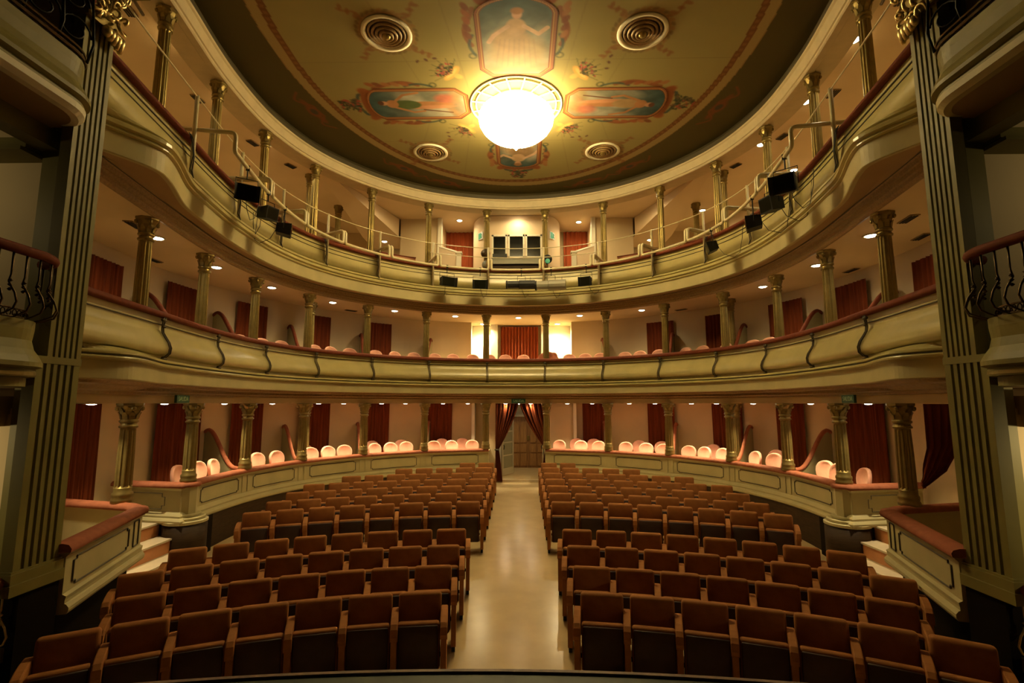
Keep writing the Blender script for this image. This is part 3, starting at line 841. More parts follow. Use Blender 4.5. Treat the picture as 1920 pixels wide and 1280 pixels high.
# S-shaped brackets on the first balcony
for t in list(range(1, 15)):
    path = [(-.07, 4.13), (-.05, 4.03), (-.045, 3.97), (-.055, 3.9), (-.10, 3.83), (-.155, 3.75), (-.185, 3.67), (-.175, 3.59), (-.12, 3.535), (-.08, 3.53), (-.07, 3.50), (-.10, 3.485)]
    mb = MB()
    for off in (-.022, .022):
        w_ = arc_t(t, off) if t < 14.5 else 0
        mb.tube([O(t + w_, -.30 + d * .95 - .0, z) for d, z in path], .0115, 5)
    mb.tube([O(t + arc_t(t, -.045), -.355, 4.09), O(t + arc_t(t, .045), -.355, 4.09)], .024, 6)
    mb.tube([O(t + arc_t(t, -.035), -.36, 3.99), O(t + arc_t(t, .035), -.36, 3.99)], .016, 6)
    mb.tube([O(t + arc_t(t, -.05), -.40, 3.50), O(t + arc_t(t, .05), -.40, 3.50)], .016, 6)
    mb.build('scroll_bracket', 'groove', b1, True)

# --- partitions between boxes
def partition(t, zr, zfl, rise, label):
    te = t + .25 if t < 7.5 else t - .25
    a = np.array(O(t, .10, 0)[:2]); b = np.array(O(te, WALL - .01, 0)[:2])
    root = thing('box_partition', label, 'partition', group='partitions between the boxes')
    top = []
    for i in range(21):
        u = i / 20
        z = zr + rise * smoothstep(.12, .92, u) ** 1.15
        if u > .9: z -= (u - .9) * .5
        top.append((a + (b - a) * u, z))
    n = np.array([-(b - a)[1], (b - a)[0]]); n /= np.hypot(*n); n *= .025
    V = []; F = []
    for (p, z) in top:
        V += [(p[0] - n[0], p[1] - n[1], zfl), (p[0] - n[0], p[1] - n[1], z), (p[0] + n[0], p[1] + n[1], z), (p[0] + n[0], p[1] + n[1], zfl)]
    for i in range(20):
        for k in range(3): F.append((4 * i + k, 4 * i + k + 1, 4 * i + 5 + k, 4 * i + 4 + k))
    ob('panel', mesh('panel', V, F), 'olive_part', root)
    MB().tube([(p[0], p[1], z + .02) for p, z in top], [.045] * 19 + [.055, .05], 8).build('velvet_cap', 'pink_rail' if zr < 2 else 'red_rail', root, True)
for t in (3, 4, 5, 6, 9, 10, 11, 12):
    sd = 'left' if t < 7.5 else 'right'
    k = {3: 1, 4: 2, 5: 3, 6: 4, 9: 4, 10: 3, 11: 2, 12: 1}[t]
    partition(t, 1.42, .8, .80, f'S-curved partition capped in rose velvet, {ORD[k]} from the {sd} along the ground floor')
for t in (2, 3, 4, 5, 6, 9, 10, 11, 12, 13):
    sd = 'left' if t < 7.5 else 'right'
    k = t - 1 if t < 8 else 14 - t
    partition(t, 4.18, 3.58, .80, f'S-curved partition capped in dark red velvet, {ORD[k]} from the {sd} along the first balcony')

# ================================================================== COLUMNS
def column_meshes(h, r):
    nf = 12; n = nf * 4
    def ringr(base, k, fl):
        ph = k % 4
        return base * (1 - (.12 if ph in (1, 2) else (.0 if ph == 0 else .03)) * fl)
    V = []; F = []
    hc = .36
    lv = [(0.22, 1.0, 0), (0.24, 1.0, 1), (h * .5, .97, 1), (h - hc - .03, .88, 1), (h - hc, .88, 0)]
    for z, k_, f_ in lv:
        for k in range(n):
            a = 2 * math.pi * k / n
            rr = ringr(r * k_, k, f_)
            V.append((rr * math.cos(a), rr * math.sin(a), z))
    for i in range(len(lv) - 1):
        for k in range(n): F.append((i * n + k, i * n + (k + 1) % n, (i + 1) * n + (k + 1) % n, (i + 1) * n + k))
    shaft = mesh('column_shaft', V, F)
    b = MB().lathe([(r * 1.25, 0), (r * 1.25, .05), (r * 1.12, .07), (r * 1.2, .1), (r * 1.2, .13), (r * 1.03, .15), (r * 1.05, .2), (r * 1.0, .22)], 20)
    base = mesh('column_base', b.V, b.F, True)
    z = h - hc
    c_ = MB().lathe([(r * .88, z), (r * 1.08, z + .01), (r * 1.12, z + .03), (r * .95, z + .05), (r * .9, z + .07), (r * 1.12, z + .09), (r * 1.12, z + .11), (r * .92, z + .13),
                     (r * .95, z + .18), (r * 1.08, z + .24), (r * 1.35, z + .30), (r * 1.45, z + .315)], 20)
    for row, (zz_, rr, k0) in enumerate(((z + .13, .98, 0), (z + .20, 1.1, .5))):
        for k in range(8):
            a = 2 * math.pi * (k + k0) / 8
            ca, sa = math.cos(a), math.sin(a)
            tx, ty = -sa, ca
            w_ = r * .34
            pts = []
            for (o_, zz2, ww) in ((0, 0, 1), (.10, .05, 1.0), (.34, .10, .5)):
                for sgn in (-1, 1):
                    pts.append(((r * (rr + o_)) * ca + tx * w_ * ww * sgn, (r * (rr + o_)) * sa + ty * w_ * ww * sgn, zz_ + zz2))
            c_.add(pts, [(0, 1, 3, 2), (2, 3, 5, 4)])
    for k in range(4):
        a = math.pi / 4 + k * math.pi / 2
        c_.lathe([(r * .12, z + .25), (r * .28, z + .27), (r * .28, z + .30), (r * .12, z + .315)], 8, r * 1.42 * math.cos(a), r * 1.42 * math.sin(a))
    c_.lathe([(r * 1.45, z + .315), (r * 1.62, z + .33), (r * 1.62, z + hc), (r * 1.45, z + hc)], 8)
    cap = mesh('column_capital', c_.V, c_.F)
    return shaft, base, cap
def place_column(ms, x, y, z, rz, label, group):
    t = thing('column', label, 'column', (x, y, z), rz, group)
    for nm, m_ in zip(('shaft', 'base', 'capital'), ms):
        ob(nm, m_, 'gold', t)
cm1 = column_meshes(Z1 - R1 - .02, .108); cm2 = column_meshes(Z2 - 3.58, .100); cm3 = column_meshes(Z3 - 6.25, .097)
for lev, (ms, z, nm) in enumerate(((cm1, R1 + .02, 'ground-floor box rail'), (cm2, 3.58, 'first balcony'), (cm3, 6.25, 'top gallery'))):
    for t in range(1, 15):
        x, y, _ = O(t, .0 if lev == 0 else 0.0, 0)
        place_column(ms, x, y, z, face_rz(t), f'fluted gilded column on the {nm}, {side_ord(t, 14)}', f'gilded columns of the {nm}')
# second-line columns
co1 = column_meshes(Z1 - .8, .10); co2 = column_meshes(Z2 - 3.58, .095); co3 = column_meshes(3.15, .10)
for s, nm in ((-1, 'left'), (1, 'right')):
    x, y = (-5.72, 13.75) if s < 0 else (5.85, 13.5)
    place_column(co1, x, y, .8, 0, f'rear gilded column standing inside the {nm} ground-floor boxes', 'rear columns inside the boxes')
    place_column(co2, x, y, 3.58, 0, f'rear gilded column standing inside the {nm} first-balcony boxes', 'rear columns inside the boxes')
    place_column(co3, s * 5.95, 13.75, 6.27, 0, f'rear gilded column in the {nm} gallery close behind the front row', 'rear columns of the gallery')
    place_column(co3, s * 5.97, 16.05, 6.27, 0, f'farthest rear gilded column in the {nm} gallery', 'rear columns of the gallery')

# ================================================================== PROSCENIUM PILASTERS, STAGE BOXES
for s, nm in ((-1, 'left'), (1, 'right')):
    def pil_profile(y0, y1, nfl, x=4.45, dep=.022, lip=.05):
        pts = [(x + .12, y0), (x, y0)]
        L = y1 - y0 - 2 * lip
        w_ = L / nfl
        for k in range(nfl):
            a = y0 + lip + k * w_
            pts += [(x, a + w_ * .27), (x + dep * .8, a + w_ * .34), (x + dep, a + w_ * .5), (x + dep * .8, a + w_ * .66), (x, a + w_ * .73)]
        pts += [(x, y1), (x + .12, y1), (x + .12, y0)]
        return pts
    def extr(pts, z0, z1):
        n_ = len(pts); V = []; F = []
        for z in (z0, z1):
            for x, y in pts: V.append((s * x, y, z))
        for k in range(n_ - 1): F.append((k, k + 1, n_ + k + 1, n_ + k))
        return V, F
    pt = thing('pilaster', f'tall fluted olive pilaster with gilded console, {nm} side of the stage opening', 'pilaster', group='proscenium pilasters')
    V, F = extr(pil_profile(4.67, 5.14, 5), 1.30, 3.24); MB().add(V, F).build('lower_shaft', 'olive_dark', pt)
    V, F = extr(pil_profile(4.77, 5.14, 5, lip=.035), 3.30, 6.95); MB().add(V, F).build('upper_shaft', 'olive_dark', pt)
    mb = MB()
    xa, xb = sorted((s * 4.445, s * 4.575)); MB().box(xa, xb, 4.66, 5.15, 3.235, 3.305).build('waist_band', 'olive_dark', pt)
    for (e, z0, z1) in ((.03, 1.22, 1.31), (.015, 1.31, 1.33), (.045, 1.12, 1.22)):
        xa, xb = sorted((s * (4.45 - e), s * 4.58)); mb.box(xa, xb, 4.66 - e, 5.15 + e * .3, z0, z1)
    mb.build('base_moulding', 'olive_dark', pt)
    # gilded scroll console
    mb = MB()
    xa, xb = sorted((s * 4.40, s * 4.70)); mb.box(xa, xb, 4.74, 5.12, 6.95, 7.62)
    mb.build('console_block', 'gold', pt)
    mb = MB()
    for k in range(34):
        y = random.uniform(4.72, 5.14); z = random.uniform(6.92, 7.55)
        R = random.uniform(.035, .085); a0 = random.random() * 6
        pts = []
        for q in range(9):
            a = a0 + q * .62; rr = R * (1 - q * .09)
            pts.append((s * (4.37 - .03 * math.sin(q * .5) - .05 * (z - 6.9)), y + rr * math.cos(a), z + rr * math.sin(a)))
        mb.tube(pts, [.022 - .0015 * q for q in range(9)], 6)
    for q in range(5):
        mb.lathe([(.02, 6.84 - .02 * q), (.05, 6.88), (.05, 6.93), (.02, 6.97)], 10, s * (4.37), 4.95 + .045 * q)
    tag(mb.build('scroll_ornament', 'gold_bright', pt, True), 'bright gilded acanthus scroll')

    # --- stage-side boxes: ground, first, second
    def bowfront(x, y0, y1, ins=.35, n=10):
        """plan line along x from y0 towards y1 (far end), rounding outwards at the far end"""
        pts = [(s * x, y0), (s * x, y1 - ins)]
        for k in range(1, n + 1):
            a = math.pi / 2 * k / n
            pts.append((s * (x + ins * .9 * (1 - math.cos(a))), y1 - ins + ins * math.sin(a)))
        return pts
    box1 = thing('stage_box_balcony', f'bowed olive stage-box balcony with bronze railing, first floor {nm}', 'balcony', group='stage-side box balconies')
    PB = [(.10, 3.60), (.0, 3.60), (.0, 3.52), (.01, 3.42), (-.01, 3.34), (-.05, 3.28), (-.08, 3.22), (-.08, 3.18), (-.03, 3.16), (-.04, 3.14), (-.04, 3.09), (.02, 3.08), (.02, 3.0), (.14, 2.99), (.3, 2.99)]
    line = bowfront(4.30, 1.2, 4.66)
    sg = 1 if s < 0 else -1
    V, F = poly_sweep([(sg * d, z) for d, z in PB], line, False); 
    MB().add(V, F).build('bowed_front', 'olive_dark', box1, False)
    V, F = poly_sweep([(sg * d, z) for d, z in [(-.035, 3.137), (-.045, 3.13), (-.045, 3.10), (-.035, 3.09)]], line, False)
    MB().add(V, F).build('gilt_line', 'gold', box1)
    rl = bowfront(4.25, 1.2, 4.72)
    tag(MB().tube([(x, y, 4.20) for x, y in rl], .045, 10).build('hand_rail', 'red_rail', box1, True), 'dark red velvet hand rail')
    dense = []
    for (a, b) in zip(rl[:-1], rl[1:]):
        L = math.hypot(b[0] - a[0], b[1] - a[1]); k = max(1, int(L / .02))
        for q in range(k): dense.append((a[0] + (b[0] - a[0]) * q / k, a[1] + (b[1] - a[1]) * q / k))
    def baluster(p, nxy, ztop, zbot, dark='iron'):
        prof = [(0, ztop), (0, ztop - .2), (.015, ztop - .26), (-.01, ztop - .30), (-.05, ztop - .36), (-.075, ztop - .44), (-.05, ztop - .50), (.02, ztop - .535), (.09, zbot)]
        m = MB().tube([(p[0] + nxy[0] * d, p[1] + nxy[1] * d, z) for d, z in prof], [.010, .008, .009, .010, .009, .009, .009, .008, .008], 6)
        for zz_ in (ztop - .25, ztop - .29, ztop - .33):
            m.lathe([(.006, zz_ - .014), (.019, zz_), (.006, zz_ + .014)], 8, p[0] - nxy[0] * .0, p[1])
        return m
    step_ = 6
    k0 = len(dense) - 12 * 12
    for k in range(len(dense) - 1, 30, -step_):
        p = dense[k]; q = dense[max(k - 3, 0)]
        d = Vector((p[0] - q[0], p[1] - q[1])).normalized(); nn = (sg * -d.y, sg * d.x)
        baluster(p, (nn[0], nn[1]), 4.16, 3.6).build('baluster', 'iron', box1, True)
    # lace band under the railing
    mb = MB()
    inner = bowfront(4.34, 1.2, 4.60)
    dd_ = []
    for (a, b) in zip(inner[:-1], inner[1:]):
        L = math.hypot(b[0] - a[0], b[1] - a[1]); k = max(1, int(L / .05))
        for q in range(k): dd_.append((a[0] + (b[0] - a[0]) * q / k, a[1] + (b[1] - a[1]) * q / k))
    for p in dd_:
        mb.tube([(p[0], p[1] + .02 * math.cos(a), 3.65 + .03 * math.sin(a)) for a in np.linspace(0, 6.28, 8)], .006, 4)
    mb.tube([(x, y, 3.69) for x, y in inner], .009, 5); mb.tube([(x, y, 3.615) for x, y in inner], .009, 5)
    tag(mb.build('lace_band', 'iron', box1), kind='stuff')

    box2 = thing('stage_box_balcony', f'bowed olive stage-box balcony with scrolled iron railing, top floor {nm}', 'balcony', group='stage-side box balconies')
    PB2 = [(d, z + 2.68) for d, z in PB[:-3]]
    line2 = bowfront(4.24, 1.2, 4.80)
    V, F = poly_sweep([(sg * d, z) for d, z in PB2], line2, False); MB().add(V, F).build('bowed_front', 'olive_dark', box2)
    V, F = poly_sweep([(sg * d, z) for d, z in [(-.03, 5.80), (-.05, 5.79), (-.045, 5.73), (.0, 5.69), (.06, 5.685)]], line2, False)
    MB().add(V, F).build('cream_band', 'white' if s < 0 else 'olive_flat', box2)
    xa, xb = sorted((s * 4.36, s * 4.9))
    V = [(x + s * .06, y, 5.69) for x, y in line2] + [(s * 5.6, 4.75, 5.69), (s * 5.6, 1.2, 5.69)]
    ob('underside', mesh('us', V, [tuple(range(len(V)))]), 'soffit', box2)
    mb = MB(); xa, xb = sorted((s * 4.72, s * 4.92)); mb.box(xa, xb, 1.2, 5.02, 5.50, 5.70); mb.build('beam', 'olive_dark', box2)
    # iron scroll railing above
    for j in range(7):
        y = 4.48 - j * .34
        mb = MB()
        for (cy_, cz, R) in ((y, 6.55, .16), (y - .02, 6.86, .13)):
            mb.tube([(s * (4.27 - .03 * math.cos(a)), cy_ + R * (1 - a * .09) * math.cos(a), cz + R * (1 - a * .09) * math.sin(a)) for a in np.linspace(0, 7, 16)], .010, 5)
        mb.tube([(s * 4.27, y + .17, 6.30), (s * 4.22, y + .17, 6.5), (s * 4.28, y + .17, 7.05)], .012, 6)
        mb.build('iron_scroll', 'black', box2, True)
    MB().tube([(x, y, 6.32) for x, y in line2], .018, 6).tube([(x, y, 6.38) for x, y in line2], .012, 6).build('bottom_rail', 'iron', box2)
    tag(MB().tube([(x, y, 7.08) for x, y in line2], .035, 8).build('hand_rail', 'red_rail', box2, True), 'dark red hand rail')
    mb = MB()
    for k in range(34):
        y = 4.60 - .10 * k
        if y < 1.2: break
        mb.tube([(s * 4.28, y + .028 * math.cos(a), 6.35 + .028 * math.sin(a)) for a in np.linspace(0, 6.28, 7)], .006, 4)
    tag(mb.build('lace_band', 'iron', box2), kind='stuff')

    box0 = thing('stage_box_balcony', f'low stage-box rail in rose velvet on brass balusters, ground floor {nm}', 'balcony', group='stage-side box balconies')
    rl0 = bowfront(4.52, 2.0, 4.90, .2)
    tag(MB().tube([(x, y, 1.24) for x, y in rl0], .055, 10).build('hand_rail', 'pink_rail', box0, True), 'rose velvet hand rail')
    for k in range(8):
        y = 4.70 - .13 * k
        baluster((s * 4.54, y), (s * 1.0, 0), 1.20, .66).build('baluster', 'gold_bright', box0, True)
    xa, xb = sorted((s * 4.50, s * 4.72)); MB().box(xa, xb, 1.5, 4.73, .54, .66).build('sill', 'gold', box0)
    # cornice piece hanging under first box soffit
    mb = MB()
    for k in range(5):
        xa, xb = sorted((s * (5.05 - .02 * k), s * 7.2)); mb.box(xa, xb, 4.55 + .05 * k, 5.02, 2.62 + .06 * k, 2.68 + .06 * k)
    tag(mb.build(f'trim_box_cornice_{nm}', 'soffit'), kind='structure')
    mb = MB()
    for k in range(5):
        xa, xb = sorted((s * 4.93, s * 7.2)); mb.box(xa, xb, 4.72 + .05 * k, 5.02, 5.42 + .05 * k, 5.46 + .05 * k)
    tag(mb.build(f'trim_box_cornice_{nm}', 'olive_dark'), kind='structure')
    # warm lamp inside the ground-floor stage box (out of sight round the jamb)
    for (zl, yl, e) in ((2.50, 3.6, 300.0 if s > 0 else 120.0), (5.2, 3.5, 30.0)):
        ld = bpy.data.lights.new('box_lamp', 'SPOT'); ld.energy = e; ld.color = (1, .76, .36); ld.shadow_soft_size = .06; ld.spot_size = math.radians(95); ld.spot_blend = 1
        lo = bpy.data.objects.new('box_lamp', ld); lo.location = (s * 6.6, yl, zl); COL.objects.link(lo)
        lo.rotation_euler = (Vector((s * 5.9, 5.0, zl - .35)) - lo.location).to_track_quat('-Z', 'Y').to_euler()

# ================================================================== CURTAINS
def pleats(name, fn, nu, nz, m, label, parent=None, group='door curtains'):
    """fn(u,v)->point, u across 0..1, v 0 top..1 bottom"""
    V = []; F = []
    for j in range(nz + 1):
        for i in range(nu + 1): V.append(fn(i / nu, j / nz))
    for j in range(nz):
        for i in range(nu):
            a = j * (nu + 1) + i; F.append((a, a + 1, a + nu + 2, a + nu + 1))
    o = ob(name, mesh(name, V, F, True), m, parent)
    return tag(o, label, 'curtain', group)
def wall_curtain(t0, t1, z0, z1, label, m='curtain', off=1.40):
    ph = random.random() * 6; npl = max(4, int(abs(t1 - t0) * 20))
    def fn(u, v):
        t = t0 + (t1 - t0) * u
        d = off + .035 * math.sin(u * npl * 6.28 + ph) * (.6 + .4 * v) + .012 * math.sin(u * npl * 15 + 2 * v)
        p = O(t, d, z1 + (z0 - z1) * v); return p
    pleats('door_curtain', fn, npl * 8, 3, m, label)
g1 = [(1.60, 2.20), (2.56, 3.14), (3.53, 3.95), (4.43, 4.84), (5.30, 5.68), (6.18, 6.56), (8.46, 8.80), (9.37, 9.75), (10.26, 10.66), (11.10, 11.47), (12.01, 12.50)]
for i, (a, b) in enumerate(g1):
    if i == 0: a, b = .75, 1.85
    wall_curtain(a, b, .8, Z1 - .01, f'wine-red pleated door curtain behind the ground-floor boxes, {side_ord(i + 1, 12) if i < 6 else ORD[len(g1) + 1 - i] + " from the right"}')
g2 = [(1.50, 1.95), (2.56, 2.98), (3.53, 3.94), (4.50, 4.80), (5.29, 5.67), (9.39, 9.78), (10.23, 10.55), (11.09, 11.55), (11.97, 12.42), (13.05, 13.4)]
for i, (a, b) in enumerate(g2):
    wall_curtain(a, b, 3.58, 5.42 if 0 < i < 9 else 5.37, f'wine-red pleated door curtain behind the first balcony, {side_ord(i + 1, 10)}')
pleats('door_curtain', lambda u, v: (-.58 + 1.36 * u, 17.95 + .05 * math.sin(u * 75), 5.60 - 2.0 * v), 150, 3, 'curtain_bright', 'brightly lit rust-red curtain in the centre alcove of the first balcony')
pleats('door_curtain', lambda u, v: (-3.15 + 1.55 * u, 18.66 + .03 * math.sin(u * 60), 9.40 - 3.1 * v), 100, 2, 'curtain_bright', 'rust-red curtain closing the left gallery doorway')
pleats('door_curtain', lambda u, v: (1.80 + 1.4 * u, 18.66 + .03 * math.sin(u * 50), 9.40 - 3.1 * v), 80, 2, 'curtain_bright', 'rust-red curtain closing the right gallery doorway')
# the tied pair in the centre doorway
for s, nm in ((-1, 'left'), (1, 'right')):
    xo, xi = (-.67, .07) if s < 0 else (1.07, .11)
    def fn(u, v, xo=xo, xi=xi, s=s):
        z = Z1 - .01 - v * 2.45
        zt = 1.38
        if z > zt:
            k = ((Z1 - z) / (Z1 - zt)) ** 1.35
            w0 = 1.0 - .86 * k
        else:
            k = (zt - z) / (zt - .4); w0 = .14 + .17 * k ** .7
        x = xo + (xi - xo) * u * w0
        return (x, 16.28 + .045 * math.sin(u * 44 + 1) * (.5 + .5 * w0) + .02 * math.sin(u * 90), z)
    c_ = pleats('doorway_curtain', fn, 120, 40, 'curtain', f'long red curtain tied back to the {nm} in the centre doorway', group='tied-back curtains of the centre doorway')
    mb = MB().tube([(xo + (xi - xo) * .14 * q, 16.22 + .03 * math.sin(q * 3), 1.38) for q in np.linspace(-.1, 1.1, 6)], .025, 6)
    mb.build('tie_band', 'groove', c_)
# swagged curtain by the right pilaster
LE = [(6.27, 2.84), (6.26, 2.18), (6.17, 1.91), (6.04, 1.72)]; RE = [(6.92, 2.84), (6.80, 2.24), (6.52, 1.84), (6.05, 1.60)]
def lerp4(P4, v):
    k = min(int(v * 3), 2); q = v * 3 - k
    return (P4[k][0] * (1 - q) + P4[k + 1][0] * q, P4[k][1] * (1 - q) + P4[k + 1][1] * q)
def fn(u, v):
    (xa, za), (xb, zb) = lerp4(LE, v), lerp4(RE, v)
    x = xa + (xb - xa) * u; z = za + (zb - za) * u
    return (x + .01 * math.sin(u * 40), 7.78 - .12 * smoothstep(.6, 1, v) + .035 * math.sin(u * 34) * (1 - .5 * v), z)
pleats('swagged_curtain', fn, 60, 24, 'curtain', 'wine-red curtain swept sideways over the rail beside the right pilaster', group='swagged curtain')

# ================================================================== DOORS
dr = tag(MB().box(-.62, 1.22, 19.50, 19.56, .42, 2.34).build('door_1', 'wood'), 'panelled oak double door at the far end of the lobby', 'door', kind='structure')
for i, x0 in enumerate((-.22, .43)):
    l = MB()
    for (z0, z1) in ((.50, .95), (1.0, 1.30), (1.36, 2.15)):
        l.box(x0 + .07, x0 + .28, 19.47, 19.50, z0, z1); l.box(x0 + .36, x0 + .57, 19.47, 19.50, z0, z1)
    l.build('leaf_panels', 'bench_wood', dr)
MB().box(.38, .46, 19.44, 19.47, 1.45, 1.62).build('door_plate', 'gold', dr)
tag(MB().box(-1.4, -.62, 19.5, 19.6, .42, 2.85).box(1.22, 1.9, 19.5, 19.6, .42, 2.85).box(-1.4, 1.9, 19.5, 19.6, 2.34, 2.85).build('wall_lobby', 'white'), kind='structure')
tag(MB().box(-1.5, -1.4, 16.9, 19.6, .42, 2.85).box(1.9, 2.0, 16.9, 19.6, .42, 2.85).build('wall_lobby_side', 'white'), kind='structure')
tag(MB().box(-1.5, 2.0, 16.9, 19.6, 2.85, 2.9).build('ceiling_lobby', 'cream_light'), kind='structure')
tag(MB().box(-.30, .95, 19.4, 19.5, 2.34, 2.40).build('trim_lintel', 'white'), kind='structure')
tag(MB().box(-1.02, -.66, 16.6, 16.72, .42, 2.86).box(1.12, 2.0, 17.0, 17.12, .42, 2.85).build('wall_doorway', 'cream'), kind='structure')
gd = thing('glazed_door', 'white glazed door leaf standing open at the left of the centre doorway', 'door', (-.48, 17.15, .45), math.radians(62))
for (x0, x1, z0, z1) in ((0, .08, 0, 1.85), (.72, .80, 0, 1.85), (.08, .72, 0, .22), (.08, .72, 1.77, 1.85), (.08, .72, .62, .66), (.08, .72, 1.05, 1.09), (.08, .72, 1.42, 1.46)):
    MB().box(x0, x1, 0, .04, z0, z1).build('frame_bar', 'white', gd)
for (z0, z1) in ((.22, .62), (.66, 1.05), (1.09, 1.42), (1.46, 1.77)): MB().box(.08, .72, .015, .025, z0, z1).build('pane', 'mirror', gd)
MB().tube([(.05, -.03, .85), (.05, -.05, .95), (.05, -.03, 1.0)], .014, 6).build('handle', 'black', gd)
gd2 = thing('glazed_door', 'white door leaf edge standing open at the right of the centre doorway', 'door', (.90, 17.15, .45), math.radians(75))
MB().box(0, .70, 0, .04, 0, 1.85).build('leaf', 'white', gd2); MB().tube([(.1, .07, .85), (.1, .09, .95), (.1, .07, 1.0)], .014, 6).build('handle', 'black', gd2)

# ================================================================== SEATING
# stalls seat, local: y=0 plane of the back top, facing -Y, floor z=0
def seat_meshes():
    d = {}
    bm_ = rbox(-.222, .222, -.045, .045, .555, .86, .035, 3)
    for v in bm_.vertices: v.co.y += (v.co.z - .86) * .16
    d['backrest'] = (bm_, 'velvet')
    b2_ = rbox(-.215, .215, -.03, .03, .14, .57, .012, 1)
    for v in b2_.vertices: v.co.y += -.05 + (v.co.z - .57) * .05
    d['back_shell'] = (b2_, 'velvet_dark')
    c = rbox(-.212, .212, -.26, -.165, .17, .66, .03, 2)
    for v in c.vertices: v.co.y += (v.co.z - .3) * -.10
    d['seat'] = (c, 'velvet')
    e = rbox(-.198, .198, -.28, -.255, .18, .638, .01, 1)
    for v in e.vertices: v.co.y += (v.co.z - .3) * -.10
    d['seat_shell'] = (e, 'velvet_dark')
    return d
SD = seat_meshes()
def arm_mesh():
    mb = MB()
    # pad: flat top, sloping and rounded at the front
    prof = [(.02, .70), (-.10, .705), (-.22, .69), (-.32, .665), (-.36, .63), (-.375, .56), (-.36, .52), (-.34, .52), (-.30, .60), (.02, .62)]
    V = []; F = []
    n_ = len(prof)
    for x, sc in ((-.036, .0), (-.026, .008), (.026, .008), (.036, .0)):
        for (y, z) in prof: V.append((x, y, z + sc))
    for i in range(3):
        for k in range(n_): F.append((i * n_ + k, i * n_ + (k + 1) % n_, (i + 1) * n_ + (k + 1) % n_, (i + 1) * n_ + k))
    F.append(tuple(range(n_))[::-1]); F.append(tuple(3 * n_ + k for k in range(n_)))
    return mesh('arm_pad', V, F)
ARM = arm_mesh()
SIDE = MB().box(-.028, .028, -.345, .03, .07, .615); SIDE = mesh('side_panel', SIDE.V, SIDE.F)
FOOT = MB().box(-.02, .02, -.30, .0, 0, .07); FOOT = mesh('foot', FOOT.V, FOOT.F)
HING = MB().tube([(-.007, -.16, .30), (.007, -.16, .30)], .022, 10); HING = mesh('hinge', HING.V, HING.F)
for m_, k in ((ARM, 'velvet'), (SIDE, 'velvet'), (FOOT, 'black'), (HING, 'black')): m_.materials.append(M[k])
for k, (me, mm) in SD.items(): me.materials.append(M[mm])
def make_seat(end):
    """end: 0 none, -1/+1 extra arm on that side"""
    t = bpy.data.objects.new('theatre_seat', None); COL.objects.link(t); t.empty_display_size = .1
    for k, (me, mm) in SD.items(): ob(k, me, None, t)
    for x in (-.218, .218): ob('hinge', HING, None, t).location.x = x
    return t
def add_arm(t, x):
    a = ob('armrest', ARM, None, t); a.location.x = x
    b = ob('side_panel', SIDE, None, t); b.location.x = x
    f = ob('foot', FOOT, None, b)
NS = [7, 7, 8, 8, 8, 8, 8, 8, 7, 5, 2]
YR = [5.60, 6.38, 7.17, 7.96, 9.80, 10.57, 11.35, 12.15, 12.97, 13.80, 14.63]
CXC, CYC = .05, -1.8
protos = {}
for ri, (ns, yr) in enumerate(zip(NS, YR)):
    R = math.hypot(.9, yr - CYC)
    pitch = .512 if ri < 4 else .53
    x_in = .735 if ri < 4 else .675
    a0 = math.asin((x_in + .225) / R)
    for s, nm in ((-1, 'left'), (1, 'right')):
        for k in range(ns):
            a = a0 + k * pitch / R
            x = CXC + s * R * math.sin(a); y = CYC + R * math.cos(a)
            last = k == ns - 1
            key = (s, last, pitch)
            h = pitch / 2
            if key not in protos:
                t = make_seat(0)
                add_arm(t, -s * h)
                if last: add_arm(t, s * h)
                protos[key] = t
            else:
                t = copy_tree(protos[key])
            t.location = (x, y, zf(y)); t.rotation_euler = (0, 0, -s * a)
            row = 'front row' if ri == 0 else ('back row' if ri == 10 else f'{ORD[ri + 1]} row from the stage')
            pos_ = 'at the aisle' if k == 0 else f'{ORD[k + 1]} from the aisle'
            tag(t, f'brown velvet tip-up theatre seat, {pos_}, {row}, {nm} block', 'seat', f'tip-up seats of the {nm} block')

# pink box chairs
def chair_meshes():
    d = {}
    # rounded balloon back, slightly curved in plan
    V = []; F = []
    n_ = 20
    outline = []
    for k in range(n_):
        a = 2 * math.pi * k / n_
        ca, sa = math.cos(a), math.sin(a)
        ex_ = 2.0 / 2.25
        outline.append((.215 * math.copysign(abs(ca) ** ex_, ca) * (1 + .06 * sa), .215 * math.copysign(abs(sa) ** ex_, sa)))
    layers = [(-.035, .80), (-.05, .93), (-.045, 1.0), (.0, 1.03), (.02, .98), (.025, .75)]
    for (yy, sc) in layers:
        for (x, z) in outline: V.append((x * sc, yy - .6 * (x * sc) ** 2 + (z * .12), .66 + z * sc))
    for i in range(len(layers) - 1):
        for k in range(n_): F.append((i * n_ + k, i * n_ + (k + 1) % n_, (i + 1) * n_ + (k + 1) % n_, (i + 1) * n_ + k))
    c0 = len(V); V.append((0, -.045, .66)); V.append((0, .03, .66))
    for k in range(n_): F.append((c0, (k + 1) % n_, k)); F.append((c0 + 1, 5 * n_ + k, 5 * n_ + (k + 1) % n_))
    d['backrest'] = (mesh('backrest', V, F, True), 'pink')
    d['seat'] = (rbox(-.21, .21, -.44, -.03, .38, .47, .035, 2), 'pink')
    return d
CD = chair_meshes()
for k, (me, mm) in CD.items(): me.materials.append(M[mm])
LEG = MB().tube([(0, 0, 0), (0, 0, .38)], [.014, .02], 6); LEG = mesh('leg', LEG.V, LEG.F); LEG.materials.append(M['dark_wood'])
STILE = MB().tube([(-.13, -.02, .44), (-.14, .0, .56)], .015, 6).tube([(.13, -.02, .44), (.14, .0, .56)], .015, 6); STILE = mesh('back_support', STILE.V, STILE.F); STILE.materials.append(M['dark_wood'])
